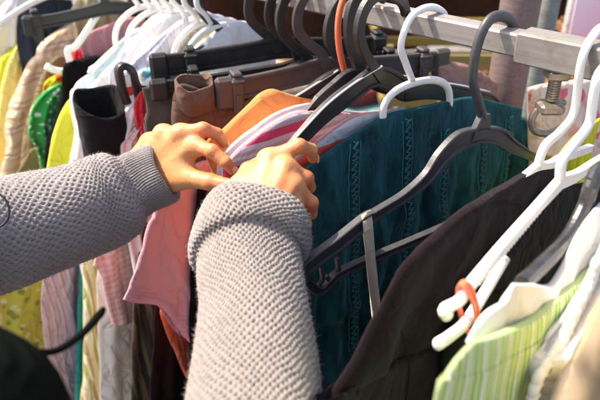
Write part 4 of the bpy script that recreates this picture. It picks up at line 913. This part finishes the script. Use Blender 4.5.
    F4=np.stack([i0,i0+1,i0+2,i0+3],1); F3=np.stack([i0+3,i0+2,i0+4],1)
    allV=np.concatenate([Vf,FV])-OFF; uv=np.concatenate([uv,np.repeat(uv[k],5,0)])
    return mesh(name,allV,Fc.tolist()+F4.tolist()+F3.tolist(),mat,per,uv=uv)
sleeve('right_sleeve',[w3(256,220,.643),w3(249,243,.625),w3(250,269,.602),w3(255,302,.572),w3(256,345,.536),w3(254,400,.497),w3(252,470,.452),ELR],
  [(.035,.034),(.015,.037),(.0,.043),(-.006,.049),(-.003,.0525),(.006,.0560),(.020,.0575),(.036,.0570),(.044,.0535),(.043,.0480),(.047,.0462),(.060,.0462),(.10,.0455),(.14,.0475),(.19,.050),(.26,.054)],
  460,.00075,(.0062,.0037),'grain',M['knit_w'],.0021,3,18000,(96,.030,0))
sleeve('left_sleeve',[w3(160,174,.765),w3(142,182,.765),w3(122,192,.758),w3(95,204,.745),w3(55,219,.715),w3(5,236,.68),w3(-50,252,.64),ELL],
  [(.03,.026),(.012,.0275),(-.004,.0295),(-.0065,.0315),(-.003,.0335),(.010,.0335),(.024,.0345),(.036,.0360),(.040,.0390),(.050,.0500),(.070,.0540),(.11,.054),(.16,.055),(.22,.055),(.30,.054)],
  400,.0008,(.0058,.0048),'lattice',M['knit'],.0022,5,30000,(72,.078,0),wrink=.006)
# dark shoulder bag and its strap, close to the lens
bagm=C('dark_green_canvas',(.005,.007,.0055),wr=1.0,sheen=.0)
bagm.node_tree.nodes['Principled BSDF'].inputs['Specular IOR Level'].default_value=.02
bg=thing('shoulder_bag','dark green black canvas bag at the lower left close to the viewer','bag',(-.30,.22,1.2))
V=[];Fc=[];n1_,n2_=40,24
for i in range(n2_+1):
    ph=-math.pi/2+math.pi*i/n2_
    for j in range(n1_):
        th=2*math.pi*j/n1_; cx=math.copysign(abs(math.cos(th))**.6,math.cos(th)); cy=math.copysign(abs(math.sin(th))**.6,math.sin(th)); cp=abs(math.cos(ph))**.5; sz=math.copysign(abs(math.sin(ph))**.7,math.sin(ph))
        x,y,z=.12*cx*cp,.085*cy*cp,.14*sz; V.append((x+.022*noise.noise(Vector((x*10,y*10,z*10))),y,z+.03*noise.noise(Vector((x*11,y*11,z*11+4)))))
for i in range(n2_):
    for j in range(n1_): Fc.append((i*n1_+j,i*n1_+(j+1)%n1_,(i+1)*n1_+(j+1)%n1_,(i+1)*n1_+j))
bb=mesh('bag_body',V,Fc,bagm,bg,uv=[(v[0]+v[1],v[2]) for v in V]); 
bc=W(-124,535,.36); bg.location=bc
def rel(u,v,d): p=W(u,v,d)-bg.location; return (p.x,p.y,p.z)
tube([rel(10,345,.36),rel(36,352,.385),rel(58,350,.40),rel(82,334,.41),rel(100,314,.42),rel(104,308,.42)],[.0018,.002,.0023,.0026,.0028,.0015],None,10).obj('strap_end',bagm,bg,smooth=True)
pcn=tube([W(-12,190,.60),W(2,196,.60),W(9,208,.60),W(6,222,.60),W(-10,232,.60)],.0011,None,8).obj('drawstring',M['black_pl'],smooth=True); tag(pcn,'thin black drawstring loop resting on the left knitted sleeve','cord')
# ------------------------------------------------------------------ light
w=bpy.data.worlds.new('World'); S.world=w; w.use_nodes=True; nt=w.node_tree; bgn=nt.nodes['Background']
sky=nt.nodes.new('ShaderNodeTexSky'); sky.sky_type='NISHITA'; sky.sun_disc=False
SUN=Vector((-.54,.15,.83)).normalized()
el=math.asin(SUN.z); az=math.atan2(SUN.x,SUN.y)
sky.sun_elevation=el; sky.sun_rotation=az; sky.dust_density=3.0; sky.air_density=.8
nt.links.new(sky.outputs[0],bgn.inputs[0]); bgn.inputs[1].default_value=.15
sl=bpy.data.lights.new('sun','SUN'); sl.energy=3.1; sl.angle=math.radians(.6); sl.color=(1,.93,.82)
so=bpy.data.objects.new('sun',sl); COL.objects.link(so); so.rotation_euler=SUN.to_track_quat('Z','Y').to_euler()
S.view_settings.view_transform='Standard'; S.view_settings.look='None'; S.view_settings.gamma=1; S.view_settings.use_curve_mapping=False
S.view_settings.exposure=1.55
S.view_settings.use_white_balance=True; S.view_settings.white_balance_temperature=7100; S.view_settings.white_balance_tint=12
S.render.engine='CYCLES'; S.cycles.use_denoising=True; S.cycles.max_bounces=6
